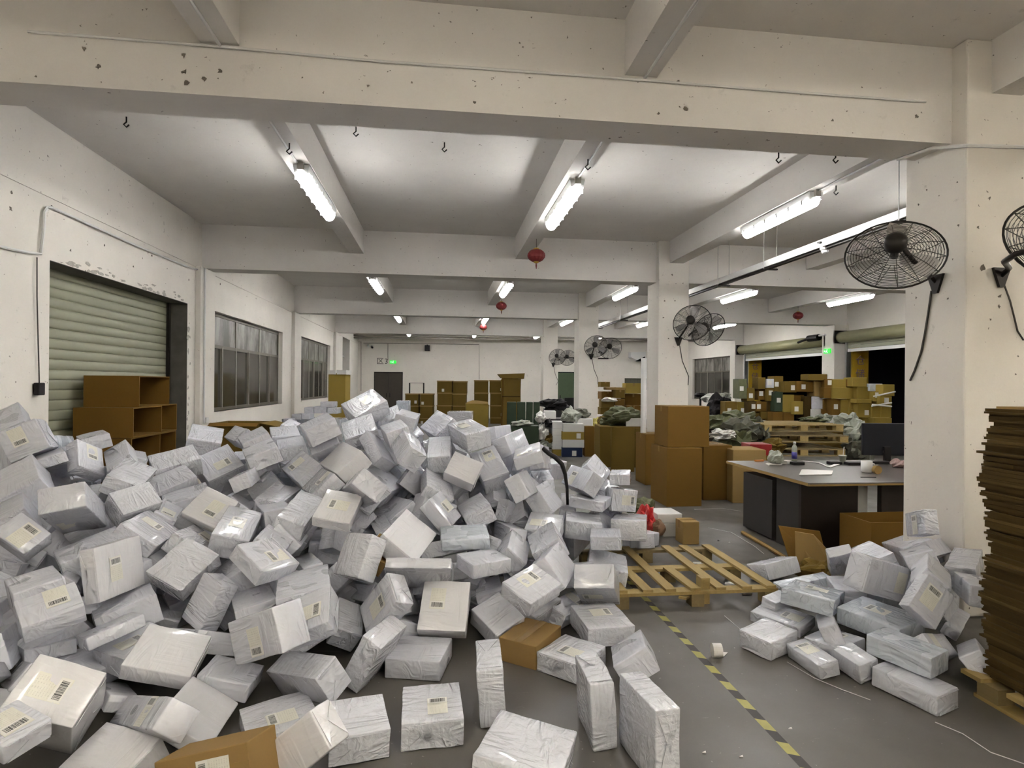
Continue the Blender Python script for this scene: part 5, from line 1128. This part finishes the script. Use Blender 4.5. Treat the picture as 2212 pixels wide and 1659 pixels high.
# ---- white and brown boxes behind the heap, right of centre
WG = 'boxes piled left of the brown cartons'
for nm, u0, v0, u1, v1, d, dep, mt, lab, lb in (('shoe_box',1216,916,1262,933,13.4,.35,'white','white box, top of the front pile',None), ('shoe_box',1214,933,1262,950,13.4,.35,'card_y','brown box with white sticker, second of the front pile',(.25,.5)), ('shoe_box',1215,950,1262,967,13.4,.35,'white','white box, third of the front pile',None), ('shoe_box',1214,967,1258,987,13.4,.35,'navy','navy blue box, bottom of the front pile',(.1,.4)),
    ('shoe_box',1193,911,1215,927,13.6,.4,'white','white box, top of the left column',None), ('shoe_box',1193,927,1215,942,13.6,.4,'white','white box, second of the left column',None), ('shoe_box',1194,942,1214,956,13.6,.4,'white','white box, third of the left column',None), ('shoe_box',1193,956,1214,971,13.6,.4,'white','white box, fourth of the left column',None), ('carton',1194,971,1213,986,13.6,.4,'card_y','low brown box under the white column',None),
    ('carton',1263,921,1284,987,13.5,.4,'card','tall brown carton right of the front pile',None), ('shoe_box',1247,905,1281,920,13.7,.3,'white','white box lying on the tall brown carton',None), ('white_box',1285,942,1318,968,15.0,.5,'white','white box between the pile and the leaning board',None), ('carton',1286,926,1317,941,15.2,.5,'card_y','crumpled brown carton on the white box',None)):
    fbox(nm, u0, v0, u1, v1, d, dep, M[mt], lab, 'box', WG, lab=lb, floor=v1 > 985 or v1 == 968)
blob('green_sack', at_d(1254,894,14.0), (.21,.2,.13), M['grey_bag'], 'olive green sack lying on the white boxes', 'sack', 41)
blob('film_bundle', at_d(1232,899,13.5), (.2,.16,.17), M['clear_bag'], 'white crumpled plastic bag on the front box pile', 'bag', 42, .35)
blob('yellow_bag', at_d(1289,915,15.3), (.1,.1,.16), flat('yellow_film', (.5,.45,.1), .4, var=.3), 'yellow plastic bag at the foot of the third column', 'bag', 43, .25)
for k, (u, v, rx, rz, mt, lab) in enumerate(((1168,903,.12,.14,'white_paper','white crumpled bag left of the boxes, upper'), (1172,935,.13,.22,'white_paper','white crumpled bag left of the boxes, middle'), (1180,958,.14,.12,'clear_bag','pale crumpled film left of the boxes, lower'), (1128,915,.25,.08,'clear_bag','pale loose film before the green bins'), (1185,916,.12,.1,'black','black crumpled bag between white bags'), (1187,948,.12,.12,'card_d','brown crumpled paper among the white bags'))):
    blob('crumpled_bag', at_d(u, v, 13.8), (rx,.18,rz), M[mt], lab, 'bag', 50+k, .4, group='crumpled bags behind the heap')
fbox('picture_box', 1176, 888, 1201, 905, 15.0, .35, M['white_paper'], 'white-topped flat box on the crumpled bags', 'box')
fbox('work_table', 1165, 905, 1215, 990, 15.0, .7, M['grey_panel'], 'dark table buried under bags and boxes', 'table', floor=True)
blob('black_heap', at_d(1200,876,18.0), (.42,.3,.2), M['black'], 'black bags heaped before the furthest column', 'bags', 60, .3)
fbox('work_table', 1176, 883, 1222, 930, 17.8, .6, M['grey_panel'], 'dark table under the black bags', 'table', floor=True)
fbox('work_table', 1105, 921, 1164, 960, 13.7, .5, M['bin'], 'low dark table before the green bins', 'table', floor=True)
r = thing('office_chair', (at_d(1232,860,19).x, at_d(1232,860,19).y, 0), 'black office chair before the green door', 'chair'); link_part('backrest', MB().box((-.2,-.04,.6), (.2,.04,1.25)).mesh('backrest', M['black']), r); link_part('seat', MB().box((-.24,-.5,.42), (.24,0,.5)).mesh('seat', M['black']), r); link_part('pedestal', MB().tube([(0,-.25,0),(0,-.25,.42)], .04, 8).mesh('pedestal', M['black']), r)
# ---- cartons seen between the third and second columns
BG = 'cartons in the far middle bay'
for k, (u0, v0, u1, v1, mt) in enumerate(((1298,825,1318,836,'card_d'), (1309,837,1349,842,'card_l'), (1299,846,1328,862,'card'), (1330,842,1350,860,'card_d'), (1352,828,1386,850,'card_y'), (1350,851,1386,875,'card'), (1328,862,1349,876,'card'), (1299,863,1327,880,'card_d'), (1318,878,1352,898,'card_d'), (1353,876,1386,900,'card'))):
    fbox('carton', u0, v0, u1, v1, 19.5+.2*(k % 3), .6, M[mt], 'brown carton in the pile between columns, %s of ten from the top' % ORD[k], 'carton', BG, random.uniform(-.08,.08), tape=True)
fbox('carton', 1297, 881, 1352, 960, 19.8, .8, M['card_d'], 'large low carton under the pile between columns', 'carton', BG, floor=True)
fbox('carton', 1354, 901, 1388, 960, 19.9, .8, M['card'], 'low carton under the right of the pile between columns', 'carton', BG, floor=True)
blob('white_bag', at_d(1316,864,19.4), (.26,.2,.08), M['white_paper'], 'white foam sheet on the pile between columns', 'bag', 61)
r = thing('side_table', (at_d(1308,890,17).x, at_d(1308,890,17).y, 0), 'small metal-legged table between the columns', 'table'); link_part('table_top', MB().box((-.3,-.25,.76), (.25,.25,.80)).mesh('table_top', M['white_metal']), r)
for sx in (-.27,.22):
    for sy in (-.22,.22): link_part('leg', MB().box((sx-.02,sy-.02,0), (sx+.02,sy+.02,.76)).mesh('leg', M['galv']), r)
for k, (u, v, rx, rz, mt, lab) in enumerate(((1345,897,.36,.16,'green_bag','green woven sack, upper of the heap beside the second column'), (1338,912,.4,.14,'green_bag','green woven sack, lower of the heap beside the second column'), (1305,915,.12,.2,'card_d','brown crumpled bag between the columns'))):
    blob('woven_sack', at_d(u, v, 12.0+.3*k), (rx,.3,rz), M[mt], lab, 'sack', 65+k, .4, group='sacks beside the second column')
fbox('white_sheet', 1352, 903, 1386, 926, 11.9, .02, M['white_paper'], 'white sheet leaning by the vertical pipe', 'sheet', floor=True)
fbox('work_bench', 1296, 922, 1388, 975, 11.8, .8, M['card_d'], 'low brown bench under the green sacks', 'bench', floor=True)
# ---- wall of cartons in front of the loading doors
CW = 'cartons in the wall before the loading doors'
def R7(ox, l): return [(ox+a/7.373, 780+b/7.373, ox+c/7.373, 780+d/7.373, m, q) for a, b, c, d, m, q in l]
rows = R7(1700, [(340,210,640,310,'card_d',0),(600,285,725,425,'card',1),(725,290,950,430,'card_y',0),(952,290,1050,405,'card',0),(1045,262,1270,408,'card_y',0),(150,322,440,490,'card',1),(442,322,588,560,'card_l',0),(590,422,728,590,'card',0),(740,425,1105,600,'card_y',0),(1110,412,1362,600,'card_y',0),(1310,362,1528,480,'film_u',0),(1532,372,1722,556,'card_y',0),(1380,485,1528,640,'card_y',1),(110,540,275,640,'card',0),(112,640,262,850,'card_y',1),(280,562,395,930,'card_s',0),(400,570,575,760,'film_w',0),(580,604,708,760,'card',0),(712,604,855,860,'card',1),(858,610,988,850,'card_y',0),(992,612,1108,760,'card_y',0),(1112,604,1350,672,'card_y',0),(1130,676,1350,900,'card_y',1),(1352,720,1500,900,'card_y',0),(1502,700,1668,900,'card_y',0),(1485,562,1668,696,'card_y',1),(392,765,550,985,'white',0),(552,765,700,905,'card',0),(680,862,825,985,'white',0),(828,862,985,985,'white',0),(990,765,1128,1000,'card_y',1),(1190,905,1392,1030,'card_y',0),(1396,905,1668,1035,'card_y',0)])
rows += R7(1480, [(1162,262,1280,448,'card_d',0),(1170,452,1300,618,'card',1),(862,284,985,600,'green_bag',1),(988,425,1108,640,'card_d',1),(642,645,828,910,'card_d',1),(832,655,998,862,'card_y',1),(1002,645,1128,830,'card_s',1),(1132,645,1300,800,'card',1),(1200,804,1385,930,'card_d',0),(1390,812,1560,962,'card',0),(1562,535,1738,815,'card_y',0),(1302,284,1418,425,'film_w',1),(1420,242,1562,482,'card_d',1),(1582,325,1775,500,'card_d',1),(1305,430,1415,640,'card_d',1),(1310,645,1420,800,'card_s',0),(1422,490,1558,800,'bin',1),(1565,820,1740,985,'card',0),(1000,835,1190,960,'card_d',0)])
for k, (u0, v0, u1, v1, m, q) in enumerate(rows):
    if u1 > 1933: u1 = 1933
    uc = (u0+u1)/2; d = 15.2-1.6*(uc-1570)/360+((k*37) % 7)*.03; vrow = 'upper' if v1 < 850 else 'middle' if v1 < 885 else 'lower'
    pos = sum(1 for z_ in rows if (z_[0]+z_[2])/2 < uc)
    fbox('carton', u0, v0, u1, v1, d, .42, M[m], '%s carton, %s from left, %s part of the carton wall' % ({'card':'brown','card_d':'olive brown','card_y':'yellowish','card_l':'pale taped','card_s':'dark brown','film_u':'silver wrapped','film_w':'silver wrapped','white':'white','bin':'dark green','green_bag':'green wrapped'}[m], ORD[pos], vrow), 'carton', CW, random.uniform(-.06,.06), (random.uniform(-.25,.25), random.uniform(.35,.65)) if q else None)
fbox('carton_base', 1640, 915, 1925, 1010, 15.3, .6, M['card_d'], 'low row of cartons carrying the carton wall', 'cartons', floor=True)['kind'] = 'stuff'
# strapping on the right end of the carton wall
for k, (a, b, lab) in enumerate((((1887,856),(1934,846),'upper'), ((1883,877),(1926,870),'middle'), ((1884,874),(1926,878),'lower'))):
    tag(MB().tube([at_d(*a, 13.66), at_d(*b, 13.66)], .02, 5).build('packing_strap', M['white_paper']), 'pale strap across the carton wall, %s of three' % lab, 'strap')
# ---- stacked pallets, sacks and film heaps before the carton wall
for k, (v0, v1, d) in enumerate(((916,932,10.3), (938,955,10.2), (960,985,10.1))):
    a, b = at_d(1640, v1, d), at_d(1835, v0, d); mid = (a+b)/2; w_ = 185*d/F_PX; h_ = .13; zb = a.z
    r = thing('pallet', (mid.x,mid.y,max(0.0,zb)), 'wooden pallet in the stack behind the desk, %s of three from the top' % ORD[k], 'pallet', 'pallets behind the desk'); r.rotation_euler = (0,0,-math.radians(YAW)+(.12,-.08,.05)[k])
    for j in range(6): link_part('deck_board', MB().box((-w_/2,j*.19,h_-.02), (w_/2,j*.19+.11,h_)).mesh('deck_board', M['wood'] if k == 0 else M['wood_d']), r)
    for x in (-w_/2+.08,0,w_/2-.08):
        for y_ in (.05,.52,1.0): link_part('block', MB().box((x-.07,y_-.05,.02), (x+.07,y_+.05,h_-.02)).mesh('block', M['wood']), r)
    for y_ in (.05,.52,1.0): link_part('bottom_runner', MB().box((-w_/2,y_-.05,0), (w_/2,y_+.05,.02)).mesh('bottom_runner', M['wood_d']), r)
for k, (u, v, d, rx, ry, rz, mt, lab) in enumerate(((1560,915,10.8,.30,.3,.13,'green_bag','green leafy sack, leftmost in the heap behind the cartons'), (1590,908,10.9,.34,.3,.16,'green_bag','green sack with shiny folds, top of the heap behind the cartons'), (1600,935,10.4,.34,.3,.26,'grey_bag','grey-green sack below the heap top'), (1588,960,10.0,.28,.3,.22,'green_bag','dark green sack at the foot of the heap'), (1630,925,11.0,.22,.24,.16,'grey_bag','grey sack draped right of the heap'), (1646,950,10.3,.10,.2,.22,'grey_bag','narrow grey sheet hanging before the pallets'), (1560,940,9.8,.2,.2,.08,'white_paper','white crumpled sheet left of the green heap'),
    (1752,908,11.2,.2,.2,.07,'green_bag','green sack lying on the stacked pallets'), (1780,904,11.3,.14,.15,.08,'clear_bag','pale green film on the pallets'), (1834,915,10.9,.2,.22,.18,'clear_bag','shiny crumpled film heap beside the monitor, upper'), (1848,940,10.7,.17,.22,.24,'clear_bag','shiny crumpled film heap beside the monitor, middle'), (1852,970,10.6,.17,.22,.22,'grey_bag','olive film heap beside the monitor, lower'), (1666,968,9.6,.2,.2,.16,'card_d','brown crumpled bag behind the red box'))):
    blob('sack', at_d(u, v, d), (rx,ry,rz), M[mt], lab, 'sack', 80+k, .45, group='sacks and film before the carton wall')
blob('sack_heap', at_d(1590,975,10.9)+Vector((0,.1,-.1)), (.55,.4,.42), M['grey_bag'], 'large grey-green sack under the heap behind the cartons', 'sack', 99, .25)
blob('sack_heap', at_d(1852,1005,10.8), (.26,.3,.36), M['grey_bag'], 'large olive sack under the film beside the monitor', 'sack', 98, .25)
fbox('carton', 1612, 984, 1672, 1030, 8.9, .4, M['card_d'], 'brown carton carrying the red crate', 'carton', floor=True)
fbox('red_crate', 1620, 960, 1668, 984, 8.9, .35, M['red_p'], 'red plastic crate behind the desk corner', 'crate')
fbox('carton', 1583, 972, 1655, 994, 8.3, .5, M['card_l'], 'flat pale carton under the red crate', 'carton', floor=True)
# things by the far right window
for k, (u, v, d, rx, rz, mt, lab) in enumerate(((1552,880,16.0,.28,.32,'black','dark bag by the right-hand window, nearer'), (1540,862,16.5,.25,.15,'white_paper','white bags before the right-hand window'), (1562,858,16.8,.2,.12,'clear_bag','pale bag before the right-hand window'))):
    blob('bag', at_d(u, v, d), (rx,.3,rz), M[mt], lab, 'bag', 120+k, .35, group='bags by the right-hand window')
fbox('work_table', 1500, 885, 1570, 950, 16.6, .8, M['dark_panel'], 'dark table before the right-hand window', 'table', floor=True)
r = thing('desk_fan', at_d(1513,868,16.8), 'black round stand before the right-hand window', 'stand'); link_part('head', MB().lathe([(.12,-.06),(.18,0),(.12,.06)], 14, (0,0,.2)).mesh('head', M['black']), r); link_part('stem', MB().tube([(0,0,-.3),(0,0,.2)], .03, 6).mesh('stem', M['black']), r)
